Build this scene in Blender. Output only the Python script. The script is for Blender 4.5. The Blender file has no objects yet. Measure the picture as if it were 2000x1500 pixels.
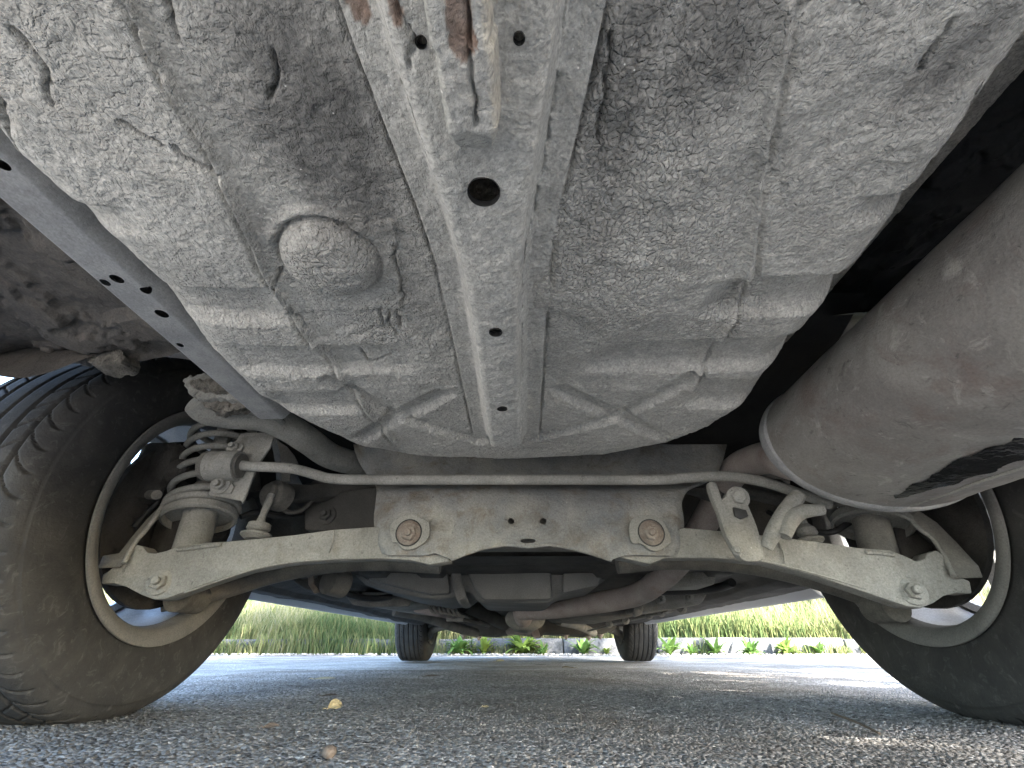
import bpy, bmesh, math, random
import numpy as np
from mathutils import Vector, Matrix
random.seed(7)
rng = np.random.default_rng(7)
scene = bpy.context.scene
COL = scene.collection
# ------------------------------------------------------------------ camera
THETA = math.radians(30.8); PSI = math.atan(0.0202); FPX = 850.0
CAM = Vector((-0.022, 0.0, 0.100))
cam_d = bpy.data.cameras.new('camera'); cam = bpy.data.objects.new('camera', cam_d); COL.objects.link(cam)
cam.location = CAM; cam.rotation_euler = (math.pi/2 + THETA, 0, PSI)
cam_d.sensor_width = 36.0; cam_d.lens = FPX/2000*36; cam_d.clip_start = 0.01; cam_d.clip_end = 1000
scene.camera = cam
# ------------------------------------------------------------------ sky, sun, exposure
SUN_EL, SUN_AZ = math.radians(33), math.radians(116)     # azimuth clockwise from +Y (the car's forward direction)
world = bpy.data.worlds.new('World'); scene.world = world; world.use_nodes = True
wn = world.node_tree.nodes; wl = world.node_tree.links
sky = wn.new('ShaderNodeTexSky'); sky.sky_type = 'NISHITA'; sky.sun_disc = False
sky.sun_elevation = SUN_EL; sky.sun_rotation = SUN_AZ; sky.dust_density = 1.5
wn['Background'].inputs['Strength'].default_value = 0.088
wl.new(sky.outputs[0], wn['Background'].inputs['Color'])
sun_d = bpy.data.lights.new('sun', 'SUN'); sun_d.energy = 4.2; sun_d.angle = math.radians(0.55); sun_d.color = (1.0, .955, .89)
sun = bpy.data.objects.new('sun', sun_d); COL.objects.link(sun); sun.location = (6, -3, 8)
sdir = Vector((math.sin(SUN_AZ)*math.cos(SUN_EL), math.cos(SUN_AZ)*math.cos(SUN_EL), math.sin(SUN_EL)))
sun.rotation_euler = sdir.to_track_quat('Z', 'Y').to_euler()
scene.view_settings.view_transform = 'Standard'; scene.view_settings.look = 'None'
scene.view_settings.gamma = 1.0; scene.view_settings.use_curve_mapping = False
scene.view_settings.exposure = 4.25
scene.render.engine = 'CYCLES'; scene.cycles.use_denoising = True
scene.cycles.max_bounces = 8; scene.cycles.diffuse_bounces = 6; scene.cycles.caustics_reflective = False
# ------------------------------------------------------------------ measuring helper: a photo pixel and one known coordinate -> a point
_f = Vector((-math.sin(PSI)*math.cos(THETA), math.cos(PSI)*math.cos(THETA), math.sin(THETA)))
_r = Vector((math.cos(PSI), math.sin(PSI), 0)); _u = _r.cross(_f)
def at(px, py, Y=None, Z=None, X=None):
    d = _f*FPX + _r*(px-1000) - _u*(py-750)
    if Y is not None: t = (Y-CAM.y)/d.y
    elif Z is not None: t = (Z-CAM.z)/d.z
    else: t = (X-CAM.x)/d.x
    return CAM + d*t
def scale_at(p):                                   # metres per photo pixel at a point
    return (p-CAM).dot(_f)/FPX
# ------------------------------------------------------------------ materials
def nodes_of(name):
    m = bpy.data.materials.new(name); m.use_nodes = True
    nt = m.node_tree; nt.nodes.clear()
    out = nt.nodes.new('ShaderNodeOutputMaterial'); b = nt.nodes.new('ShaderNodeBsdfPrincipled')
    nt.links.new(b.outputs[0], out.inputs[0])
    return m, nt, b
def N(nt, typ, **kw):
    n = nt.nodes.new(typ)
    for k, v in kw.items():
        if k in n.inputs: n.inputs[k].default_value = v
        else: setattr(n, k, v)
    return n
def rampn(nt, src, stops):
    r = nt.nodes.new('ShaderNodeValToRGB'); e = r.color_ramp.elements
    while len(e) < len(stops): e.new(0.5)
    for i, (p, c) in enumerate(stops):
        e[i].position = p; e[i].color = (c, c, c, 1) if not hasattr(c, '__len__') else (*c, 1)
    nt.links.new(src, r.inputs[0]); return r.outputs[0]
def mixc(nt, fac, a, b, mode='MIX'):
    m = nt.nodes.new('ShaderNodeMix'); m.data_type = 'RGBA'; m.blend_type = mode
    for sock, v in ((m.inputs[0], fac), (m.inputs[6], a), (m.inputs[7], b)):
        if hasattr(v, 'is_linked') or hasattr(v, 'links'): nt.links.new(v, sock)
        elif hasattr(v, '__len__'): sock.default_value = (*v, 1)
        else: sock.default_value = v
    return m.outputs[2]
def math_n(nt, op, a, b=None):
    m = nt.nodes.new('ShaderNodeMath'); m.operation = op
    for s, v in ((m.inputs[0], a), (m.inputs[1], b)):
        if v is None: continue
        if hasattr(v, 'links'): nt.links.new(v, s)
        else: s.default_value = v
    return m.outputs[0]
def noise(nt, vec, scale, detail=4, rough=.55, dist=0):
    n = N(nt, 'ShaderNodeTexNoise', Scale=scale, Detail=detail, Roughness=rough, Distortion=dist)
    nt.links.new(vec, n.inputs['Vector']); return n.outputs[0]
def voro(nt, vec, scale, feature='F1', out='Distance', dim='3D'):
    n = N(nt, 'ShaderNodeTexVoronoi', Scale=scale); n.feature = feature; n.voronoi_dimensions = dim
    nt.links.new(vec, n.inputs['Vector']); return n.outputs[out]
def bumpn(nt, height, dist, strength=1.0, prev=None):
    b = N(nt, 'ShaderNodeBump', Strength=strength, Distance=dist)
    nt.links.new(height, b.inputs['Height'])
    if prev is not None: nt.links.new(prev, b.inputs['Normal'])
    return b.outputs[0]
def coord(nt): return N(nt, 'ShaderNodeTexCoord').outputs['Object']
def mat(name, c1, c2, scale=25, rough=.85, bump=.0006, bscale=260, metal=0.0, rust=None, rust_lo=.55, rust_scale=14, spec=.3, fine=.12, pits=0.0):
    """dusty, mottled surface: two tones, fine grain, optional third patchy tone"""
    m, nt, b = nodes_of(name); v = coord(nt)
    n1 = noise(nt, v, scale, 6, .6, .3)
    col = mixc(nt, rampn(nt, n1, [(.32, 0), (.68, 1)]), c1, c2)
    if rust is not None:
        rm = rampn(nt, noise(nt, v, rust_scale, 7, .7, .5), [(rust_lo-.04, 0), (rust_lo+.16, .9)])
        col = mixc(nt, rm, col, rust)
    if pits:
        col = mixc(nt, rampn(nt, noise(nt, v, 6, 3, .6), [(.40, 0), (.62, .5)]), col, tuple(x*.62 for x in c1))
        col = mixc(nt, rampn(nt, noise(nt, v, 150, 5, .7, .6), [(.60, 0), (.70, .75)]), col, tuple(x*.35 for x in c1))
        col = mixc(nt, rampn(nt, noise(nt, v, 260, 4, .7), [(.66, 0), (.74, .7)]), col, (.55, .53, .49))
    g = rampn(nt, noise(nt, v, 420, 3, .6), [(.3, 1-fine*2), (.7, 1+fine)])
    col = mixc(nt, 1.0, col, g, 'MULTIPLY')
    nt.links.new(col, b.inputs['Base Color'])
    nt.links.new(rampn(nt, n1, [(.3, min(1, rough+.1)), (.7, max(0, rough-.1))]), b.inputs['Roughness'])
    b.inputs['Metallic'].default_value = metal; b.inputs['Specular IOR Level'].default_value = spec
    h = noise(nt, v, bscale, 5, .65)
    nb = bumpn(nt, h, bump*2)
    if pits: nb = bumpn(nt, voro(nt, v, bscale*.5, 'F1'), pits, 1, nb)
    nt.links.new(nb, b.inputs['Normal'])
    return m
M = {}
def underseal(name, c1, c2, dark, cells=1.0):
    m, nt, b = nodes_of(name); v = coord(nt)
    warp = N(nt, 'ShaderNodeTexNoise', Scale=55.0, Detail=2.0); nt.links.new(v, warp.inputs['Vector'])
    vm = N(nt, 'ShaderNodeVectorMath', operation='MULTIPLY_ADD'); nt.links.new(warp.outputs['Color'], vm.inputs[0])
    vm.inputs[1].default_value = (.012, .012, .012); nt.links.new(v, vm.inputs[2]); wv = vm.outputs[0]
    n1 = noise(nt, v, 9, 6, .62, .6); n2 = noise(nt, v, 34, 6, .65, .4)
    col = mixc(nt, rampn(nt, n1, [(.35, 0), (.65, 1)]), c1, c2)
    col = mixc(nt, rampn(nt, n2, [(.42, 0), (.75, .40)]), col, tuple(x*.62 for x in c1))
    st = N(nt, 'ShaderNodeAttribute', attribute_name='stain')
    sfac = math_n(nt, 'MULTIPLY', st.outputs['Fac'], rampn(nt, noise(nt, v, 60, 5, .7), [(.25, .55), (.75, 1)]))
    col = mixc(nt, sfac, col, dark)
    col = mixc(nt, math_n(nt, 'MULTIPLY', N(nt, 'ShaderNodeAttribute', attribute_name='dust').outputs['Fac'], .8), col, (.64, .63, .60))  # paler channel walls: side light painted into the colour
    g = rampn(nt, noise(nt, v, 430, 3, .65), [(.3, .68), (.7, 1.18)])
    col = mixc(nt, 1.0, col, g, 'MULTIPLY')
    g2 = rampn(nt, noise(nt, wv, 150, 3, .6), [(.3, .82), (.7, 1.12)])
    col = mixc(nt, 1.0, col, g2, 'MULTIPLY')
    speck = rampn(nt, voro(nt, v, 130, dim='2D'), [(.05, 1), (.075, 0)])
    sp2 = math_n(nt, 'MULTIPLY', speck, rampn(nt, noise(nt, v, 40, 2), [(.6, 0), (.66, 1)]))
    col = mixc(nt, sp2, col, (.8, .8, .78))
    nt.links.new(col, b.inputs['Base Color']); b.inputs['Roughness'].default_value = .86; b.inputs['Specular IOR Level'].default_value = .3
    cm = N(nt, 'ShaderNodeAttribute', attribute_name='cells').outputs['Fac']
    cellh = rampn(nt, voro(nt, wv, 235, 'DISTANCE_TO_EDGE', dim='2D'), [(0, 0), (.16, .8), (.45, 1)])
    nb = bumpn(nt, math_n(nt, 'MULTIPLY', cellh, cm), .0012*cells, 1)
    nb = bumpn(nt, noise(nt, wv, 190, 3, .55, .1), .0034*cells, 1, nb)
    nb = bumpn(nt, noise(nt, wv, 80, 2, .5, .2), .0016*cells, 1, nb)
    nb = bumpn(nt, noise(nt, v, 420, 3, .6), .0012, 1, nb)
    nt.links.new(nb, b.inputs['Normal'])
    return m
M['underseal'] = underseal('underseal grey', (.49, .481, .455), (.60, .588, .556), (.055, .055, .057))
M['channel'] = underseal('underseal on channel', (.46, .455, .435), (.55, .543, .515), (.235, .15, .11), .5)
M['dusty'] = mat('dusty steel', (.27, .268, .250), (.37, .365, .340), 18, .88, .0006, 240, rust=(.20, .19, .165), rust_lo=.57, rust_scale=34, pits=.0005)
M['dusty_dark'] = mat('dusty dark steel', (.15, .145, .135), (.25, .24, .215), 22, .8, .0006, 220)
M['subframe'] = mat('subframe steel', (.22, .232, .245), (.37, .36, .325), 14, .85, .0006, 300, rust=(.17, .13, .09), rust_lo=.54, rust_scale=24, pits=.0008)
M['rusty'] = mat('rusty bolt', (.21, .165, .14), (.33, .30, .265), 60, .85, .0008, 300)
M['rail'] = mat('painted rail', (.24, .246, .255), (.37, .373, .375), 22, .65, .0004, 300, rust=(.20, .20, .20), rust_lo=.6, rust_scale=40, fine=.10)
def muffler_mat():
    m, nt, b = nodes_of('muffler steel'); v = coord(nt)
    col = mixc(nt, rampn(nt, noise(nt, v, 7, 6, .62, .8), [(.36, 0), (.66, 1)]), (.20, .19, .182), (.33, .32, .30))
    col = mixc(nt, rampn(nt, noise(nt, v, 13, 7, .68, .6), [(.50, 0), (.66, .8)]), col, (.185, .150, .140))
    col = mixc(nt, rampn(nt, noise(nt, v, 34, 6, .7, 1.0), [(.58, 0), (.68, .75)]), col, (.40, .385, .36))
    col = mixc(nt, rampn(nt, noise(nt, v, 55, 6, .7, .8), [(.60, 0), (.70, .85)]), col, (.09, .085, .085))
    g = rampn(nt, noise(nt, v, 400, 3, .6), [(.3, .86), (.7, 1.1)]); col = mixc(nt, 1.0, col, g, 'MULTIPLY')
    nt.links.new(col, b.inputs['Base Color']); b.inputs['Roughness'].default_value = .7; b.inputs['Specular IOR Level'].default_value = .35
    nb = bumpn(nt, noise(nt, v, 60, 5, .65), .0012); nb = bumpn(nt, noise(nt, v, 300, 4, .6), .0007, 1, nb); nt.links.new(nb, b.inputs['Normal']); return m
M['muffler'] = muffler_mat()
M['pipe'] = mat('exhaust pipe', (.32, .275, .255), (.42, .375, .35), 16, .75, .0004, 240, rust=(.22, .13, .10), rust_lo=.62)
M['black'] = mat('black plastic', (.022, .022, .023), (.036, .036, .036), 10, .6, .0004, 150)
M['tank'] = mat('fuel tank plastic', (.19, .19, .187), (.25, .25, .243), 8, .7, .0003, 200, rust=(.14, .10, .075), rust_lo=.66)
M['body'] = mat('silver paint', (.60, .62, .65), (.64, .66, .69), 3, .45, .00005, 300, metal=.0, fine=.02, spec=.5)
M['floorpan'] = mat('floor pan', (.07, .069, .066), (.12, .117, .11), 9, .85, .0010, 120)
M['liner'] = mat('wheel arch liner', (.075, .07, .068), (.15, .135, .12), 14, .8, .0016, 70, rust=(.20, .16, .135), rust_lo=.6, rust_scale=9)
M['dirt'] = mat('caked dirt', (.10, .095, .085), (.27, .25, .22), 60, .95, .004, 120)
M['alloy'] = mat('alloy wheel', (.50, .50, .50), (.60, .60, .60), 8, .45, .0001, 300, metal=.5, rust=(.36, .34, .31), rust_lo=.6)
M['rim_lip'] = mat('dusty rim', (.14, .138, .132), (.22, .216, .205), 14, .85, .0003, 300)
M['brake'] = mat('brake iron', (.035, .033, .03), (.075, .07, .065), 20, .8, .0008, 180)
M['rubber'] = mat('rubber bush', (.10, .098, .09), (.20, .19, .17), 30, .9, .0004, 250)
def oil_mat():
    m, nt, b = nodes_of('wet oil'); v = coord(nt)
    nt.links.new(rampn(nt, noise(nt, v, 60, 4), [(.3, (.008, .008, .009)), (.7, (.02, .02, .021))]), b.inputs['Base Color'])
    b.inputs['Roughness'].default_value = .13; b.inputs['Specular IOR Level'].default_value = .22
    nt.links.new(bumpn(nt, noise(nt, v, 40, 3), .0025), b.inputs['Normal']); return m
M['oil'] = oil_mat()
def tyre_mat():
    m, nt, b = nodes_of('tyre rubber'); v = coord(nt)
    n1 = noise(nt, v, 14, 7, .65, .5)
    col = mixc(nt, rampn(nt, n1, [(.42, 0), (.72, 1)]), (.034, .034, .034), (.062, .060, .057))
    n2 = rampn(nt, noise(nt, v, 60, 6, .7, 1.2), [(.55, 0), (.72, .6)])
    col = mixc(nt, n2, col, (.12, .118, .112))
    nt.links.new(col, b.inputs['Base Color']); b.inputs['Roughness'].default_value = .78; b.inputs['Specular IOR Level'].default_value = .35
    nb = bumpn(nt, noise(nt, v, 300, 4, .6), .0006); nb = bumpn(nt, noise(nt, v, 40, 5, .7), .0016, .6, nb)
    nt.links.new(nb, b.inputs['Normal']); return m
M['tyre'] = tyre_mat()
def asphalt(name, attr):
    m, nt, b = nodes_of(name); v = coord(nt)
    if attr:
        t = N(nt, 'ShaderNodeAttribute', attribute_name='tint').outputs['Fac']
    else:
        t = voro(nt, v, 195, 'F1', 'Color', '2D')
        sep = N(nt, 'ShaderNodeSeparateColor'); nt.links.new(t, sep.inputs[0]); t = sep.outputs[0]
    col = rampn(nt, t, [(0, (.13, .124, .115)), (.25, (.25, .238, .22)), (.6, (.375, .357, .33)), (.85, (.49, .467, .435)), (1, (.64, .61, .57))])
    n1 = rampn(nt, noise(nt, v, 3.2, 6, .6), [(.35, .72), (.65, 1.18)])
    col = mixc(nt, 1.0, col, n1, 'MULTIPLY')
    dust_or_light = rampn(nt, noise(nt, v, 8, 7, .7), [(.45, 0), (.75, .5)])
    col = mixc(nt, dust_or_light, col, (.30, .28, .245))
    brn = rampn(nt, noise(nt, v, 1.7, 4, .6), [(.48, 0), (.64, .6)]); col = mixc(nt, brn, col, (.17, .14, .105))
    oil = rampn(nt, noise(nt, v, 2.6, 5, .65, .4), [(.60, 0), (.68, .75)]); col = mixc(nt, oil, col, (.07, .066, .062))
    nt.links.new(col, b.inputs['Base Color']); b.inputs['Roughness'].default_value = .82; b.inputs['Specular IOR Level'].default_value = .35
    nb = bumpn(nt, noise(nt, v, 260, 4, .65), .0014)
    if not attr: nb = bumpn(nt, voro(nt, v, 195, 'F1', dim='2D'), -.0042, 1, nb)
    nt.links.new(nb, b.inputs['Normal']); return m
M['asphalt_near'] = asphalt('asphalt stones', True); M['asphalt'] = asphalt('asphalt', False)
M['kerb'] = mat('kerb concrete', (.11, .112, .115), (.18, .18, .18), 9, .9, .004, 60, rust=(.07, .072, .065), rust_lo=.52)
M['soil'] = mat('verge soil', (.045, .05, .025), (.09, .08, .05), 6, .95, .01, 20)
M['litter'] = mat('pale litter', (.30, .27, .22), (.50, .46, .40), 40, .9, .001, 200)
def leafy(name, stops, trans=.45, attr='tint'):
    m = bpy.data.materials.new(name); m.use_nodes = True; nt = m.node_tree; nt.nodes.clear()
    out = nt.nodes.new('ShaderNodeOutputMaterial')
    t = N(nt, 'ShaderNodeAttribute', attribute_name=attr).outputs['Fac']
    col = rampn(nt, t, stops)
    d = nt.nodes.new('ShaderNodeBsdfDiffuse'); tr = nt.nodes.new('ShaderNodeBsdfTranslucent'); mx = nt.nodes.new('ShaderNodeMixShader')
    nt.links.new(col, d.inputs[0]); nt.links.new(col, tr.inputs[0]); mx.inputs[0].default_value = trans
    nt.links.new(d.outputs[0], mx.inputs[1]); nt.links.new(tr.outputs[0], mx.inputs[2]); nt.links.new(mx.outputs[0], out.inputs[0])
    return m
M['grass'] = leafy('grass', [(0, (.075, .125, .055)), (.3, (.13, .18, .075)), (.55, (.21, .23, .10)), (.78, (.33, .31, .16)), (1, (.48, .44, .30))])
M['weed'] = leafy('weed leaf', [(0, (.08, .16, .045)), (.6, (.13, .22, .06)), (1, (.22, .26, .05))], .4)
M['crown'] = leafy('tree leaf', [(0, (.035, .07, .02)), (.6, (.06, .11, .03)), (1, (.10, .14, .035))], .35)
M['bark'] = mat('bark', (.10, .08, .06), (.20, .17, .14), 14, .95, .012, 40)
M['dry_leaf'] = mat('dry leaf', (.42, .35, .20), (.52, .45, .28), 30, .8, .001, 150, rust=(.30, .20, .10), rust_lo=.55, rust_scale=50)
M['brown_leaf'] = mat('brown leaf', (.13, .10, .08), (.20, .16, .125), 30, .85, .001, 150)
M['glass'] = mat('dark window glass', (.01, .01, .012), (.014, .014, .016), 3, .08, .00001, 50, spec=.5, fine=0)
# ------------------------------------------------------------------ object helpers
def link(name, me, m=None, parent=None, smooth=True):
    o = bpy.data.objects.new(name, me); COL.objects.link(o)
    if m is not None and len(me.materials) == 0: me.materials.append(m if not isinstance(m, str) else M[m])
    if smooth and len(me.polygons): me.polygons.foreach_set('use_smooth', np.ones(len(me.polygons), bool))
    if parent is not None: set_parent(o, parent)
    return o
def world_loc(o):
    l = Vector((0, 0, 0))
    while o is not None: l += Vector(o.location) + o.matrix_parent_inverse.translation; o = o.parent
    return l
def set_parent(o, p):
    o.parent = p; o.matrix_parent_inverse = Matrix.Translation(-world_loc(p))
def mesh(name, verts, faces, m=None, parent=None, smooth=True):
    me = bpy.data.meshes.new(name); me.from_pydata([tuple(v) for v in verts], [], faces); me.update()
    return link(name, me, m, parent, smooth)
def np_mesh(name, V, F, m=None, parent=None, smooth=True):
    """fast: V (n,3), F (k,4) or (k,3) integer arrays"""
    me = bpy.data.meshes.new(name); me.vertices.add(len(V)); me.vertices.foreach_set('co', np.asarray(V, np.float32).ravel())
    k = F.shape[1]; me.loops.add(F.size); me.loops.foreach_set('vertex_index', F.astype(np.int32).ravel())
    me.polygons.add(len(F)); me.polygons.foreach_set('loop_start', np.arange(0, F.size, k, dtype=np.int32))
    me.update(calc_edges=True); me.validate()
    return link(name, me, m, parent, smooth)
def add_attr(o, name, vals):
    a = o.data.attributes.new(name, 'FLOAT', 'POINT'); a.data.foreach_set('value', np.ascontiguousarray(vals, dtype=np.float32).ravel())
def grid_faces(nr, nc, wrap_r=False, wrap_c=False):
    r = np.arange(nr if wrap_r else nr-1); c = np.arange(nc if wrap_c else nc-1)
    R, C = np.meshgrid(r, c, indexing='ij'); R2 = (R+1) % nr; C2 = (C+1) % nc
    return np.stack([R*nc+C, R*nc+C2, R2*nc+C2, R2*nc+C], -1).reshape(-1, 4)
def bm_obj(name, bm, m, parent=None, smooth=False):
    bmesh.ops.recalc_face_normals(bm, faces=bm.faces[:])
    me = bpy.data.meshes.new(name); bm.to_mesh(me); bm.free()
    return link(name, me, m, parent, smooth)
def auto_smooth(o, ang=40):
    bm = bmesh.new(); bm.from_mesh(o.data)
    for f in bm.faces: f.smooth = True
    for e in bm.edges: e.smooth = not (len(e.link_faces) == 2 and e.calc_face_angle(0) > math.radians(ang))
    bm.to_mesh(o.data); bm.free()
def catmull(pts, n=8, closed=False):
    P = [np.array(p, float) for p in pts]; out = []; k = len(P)
    for i in range(k if closed else k-1):
        p0 = P[(i-1) % k] if closed or i > 0 else 2*P[0]-P[1]
        p1, p2 = P[i], P[(i+1) % k]
        p3 = P[(i+2) % k] if closed or i+2 < k else 2*P[-1]-P[-2]
        for j in range(n):
            t = j/n
            out.append(.5*((2*p1)+(-p0+p2)*t+(2*p0-5*p1+4*p2-p3)*t*t+(-p0+3*p1-3*p2+p3)*t**3))
    if not closed: out.append(P[-1])
    return np.array(out)
def tube_vf(path, rad, seg=16, cap=True, flat=1.0, up=None):
    """verts/faces of a swept tube; flat squashes the section along its second axis"""
    path = np.asarray(path, float); n = len(path)
    rad = np.full(n, rad) if np.isscalar(rad) else np.asarray(rad, float)
    T = np.gradient(path, axis=0); T /= np.linalg.norm(T, axis=1)[:, None]
    ref = np.array(up if up is not None else ((0, 0, 1) if abs(T[0, 2]) < .9 else (1, 0, 0)), float)
    a = np.linspace(0, 2*math.pi, seg, endpoint=False); V = []
    nprev = np.cross(np.cross(T[0], ref), T[0])
    for i in range(n):
        nv = nprev - T[i]*np.dot(nprev, T[i]); nv /= np.linalg.norm(nv)+1e-12; nprev = nv; b = np.cross(T[i], nv)
        V.append(path[i] + rad[i]*(np.cos(a)[:, None]*b + flat*np.sin(a)[:, None]*nv))
    V = np.concatenate(V); F = [list(f) for f in grid_faces(n, seg, wrap_c=True)]
    if cap: F += [list(range(seg))[::-1], [(n-1)*seg+i for i in range(seg)]]
    return V, F
def tube(name, path, rad, m, parent=None, seg=16, smooth_n=0, cap=True, flat=1.0, up=None):
    if smooth_n:
        if not np.isscalar(rad):
            pr = catmull([list(p)+[r] for p, r in zip(path, rad)], smooth_n); path, rad = pr[:, :3], pr[:, 3]
        else: path = catmull(path, smooth_n)
    V, F = tube_vf(path, rad, seg, cap, flat, up)
    o = mesh(name, V, F, m, parent); auto_smooth(o, 50); return o
def frame_of(d):
    d = Vector(d).normalized(); u = d.orthogonal().normalized(); return d, u, d.cross(u)
def lathe_vf(c, d, prof, seg=32, closed_ends=True):
    """prof: (distance along d, radius)"""
    d, u, w = frame_of(d); c = Vector(c); V = []
    for h, r in prof:
        for i in range(seg):
            a = 2*math.pi*i/seg; V.append(c + d*h + (u*math.cos(a)+w*math.sin(a))*r)
    F = [list(f) for f in grid_faces(len(prof), seg, wrap_c=True)]
    if closed_ends: F += [list(range(seg))[::-1], [(len(prof)-1)*seg+i for i in range(seg)]]
    return V, F
def lathe(name, c, d, prof, m, parent=None, seg=32, closed=True):
    V, F = lathe_vf(c, d, prof, seg, closed); o = mesh(name, V, F, m, parent); auto_smooth(o, 35); return o
def prism(name, pts, vec, m, parent=None, bevel=0.0, seg=2, smooth=True):
    """polygon of 3-D points pushed along vec, edges rounded"""
    bm = bmesh.new(); a = [bm.verts.new(p) for p in pts]; b = [bm.verts.new(Vector(p)+Vector(vec)) for p in pts]; n = len(pts)
    bm.faces.new(a[::-1]); bm.faces.new(b)
    for i in range(n): bm.faces.new((a[i], a[(i+1) % n], b[(i+1) % n], b[i]))
    bmesh.ops.recalc_face_normals(bm, faces=bm.faces[:])
    if bevel:
        es = [e for e in bm.edges if len(e.link_faces) == 2 and e.calc_face_angle(0) > .5]
        bmesh.ops.bevel(bm, geom=es, offset=bevel, segments=seg, affect='EDGES', profile=.5, clamp_overlap=True)
    o = bm_obj(name, bm, m, parent)
    if smooth: auto_smooth(o, 30)
    return o
def plate(name, px, Y, thick, m, parent=None, bevel=.003, closed_smooth=0):
    """outline read off the photograph, standing at depth Y (number or function of the pixel)"""
    if closed_smooth: px = catmull(px, closed_smooth, True)
    f = Y if callable(Y) else (lambda x, y: Y)
    return prism(name, [at(p[0], p[1], Y=f(p[0], p[1])) for p in px], (0, thick, 0), m, parent, bevel)
def box(name, lo, hi, m, parent=None, bevel=.004):
    (x0, y0, z0), (x1, y1, z1) = lo, hi
    return prism(name, [(x0, y0, z0), (x1, y0, z0), (x1, y0, z1), (x0, y0, z1)], (0, y1-y0, 0), m, parent, bevel)
def bolt(name, c, d, r, m, parent, stud=True, washer=True):
    V, F = [], []
    def add(v, f):
        n = len(V); V.extend(v); F.extend([[i+n for i in q] for q in f])
    h = 0
    if washer: add(*lathe_vf(c, d, [(-.001, r*1.55), (r*.22, r*1.55), (r*.3, r*1.4)], 24)); h = r*.3
    add(*lathe_vf(c, d, [(h-.001, r), (h+r*.62, r), (h+r*.72, r*.86)], 6))
    if stud: add(*lathe_vf(c, d, [(h+r*.7, r*.5), (h+r*1.35, r*.5), (h+r*1.45, r*.38)], 14))
    o = mesh(name, V, F, m, parent); auto_smooth(o, 30); return o
def tag(o, label, cat, group=None, kind=None):
    o['label'] = label; o['category'] = cat
    if group: o['group'] = group
    if kind: o['kind'] = kind
    return o
def structure(o): o['kind'] = 'structure'; return o
# ------------------------------------------------------------------ numpy noise
def vnoise(X, Y, scale, seed=0):
    r = np.random.default_rng(seed); T = r.random((256, 256))
    x = X*scale; y = Y*scale; xi = np.floor(x).astype(int); yi = np.floor(y).astype(int); fx = x-xi; fy = y-yi
    fx = fx*fx*(3-2*fx); fy = fy*fy*(3-2*fy); g = lambda i, j: T[(xi+i) & 255, (yi+j) & 255]
    return (g(0, 0)*(1-fx)+g(1, 0)*fx)*(1-fy)+(g(0, 1)*(1-fx)+g(1, 1)*fx)*fy
def fbm(X, Y, scale, oct=4, seed=0, gain=.5):
    s = 0; a = 1; t = 0
    for i in range(oct): s = s+a*vnoise(X, Y, scale*2**i, seed+i*17); t += a; a *= gain
    return s/t
def voronoi(X, Y, cell, seed=0):
    r = np.random.default_rng(seed); J = r.random((128, 128, 3))
    x = X/cell; y = Y/cell; xi = np.floor(x).astype(int); yi = np.floor(y).astype(int)
    f1 = np.full(X.shape, 9.0); f2 = f1.copy(); cid = np.zeros(X.shape)
    for i in (-1, 0, 1):
        for j in (-1, 0, 1):
            q = J[(xi+i) & 127, (yi+j) & 127]
            d = np.hypot(xi+i+q[..., 0]-x, yi+j+q[..., 1]-y)
            c = d < f1; f2 = np.where(c, f1, np.minimum(f2, d)); cid = np.where(c, q[..., 2], cid); f1 = np.where(c, d, f1)
    return f1, f2, cid
def sstep(a, b, x): t = np.clip((x-a)/(b-a), 0, 1); return t*t*(3-2*t)
def poly_dist(X, Y, pts):
    """distance to a polyline, signed side of the nearest piece"""
    D = np.full(X.shape, 1e9); S = np.zeros(X.shape)
    for (x0, y0), (x1, y1) in zip(pts[:-1], pts[1:]):
        dx, dy = x1-x0, y1-y0; L = dx*dx+dy*dy+1e-12
        t = np.clip(((X-x0)*dx+(Y-y0)*dy)/L, 0, 1); ex = X-x0-t*dx; ey = Y-y0-t*dy; d = np.hypot(ex, ey)
        c = d < D; D = np.where(c, d, D); S = np.where(c, np.sign(dx*(Y-y0)-dy*(X-x0)), S)
    return D, S
def inside_poly(X, Y, pts):
    ins = np.zeros(X.shape, bool); n = len(pts)
    for i in range(n):
        x0, y0 = pts[i]; x1, y1 = pts[(i+1) % n]
        c = ((y0 > Y) != (y1 > Y)) & (X < (x1-x0)*(Y-y0)/(y1-y0+1e-15)+x0); ins ^= c
    return ins

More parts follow.
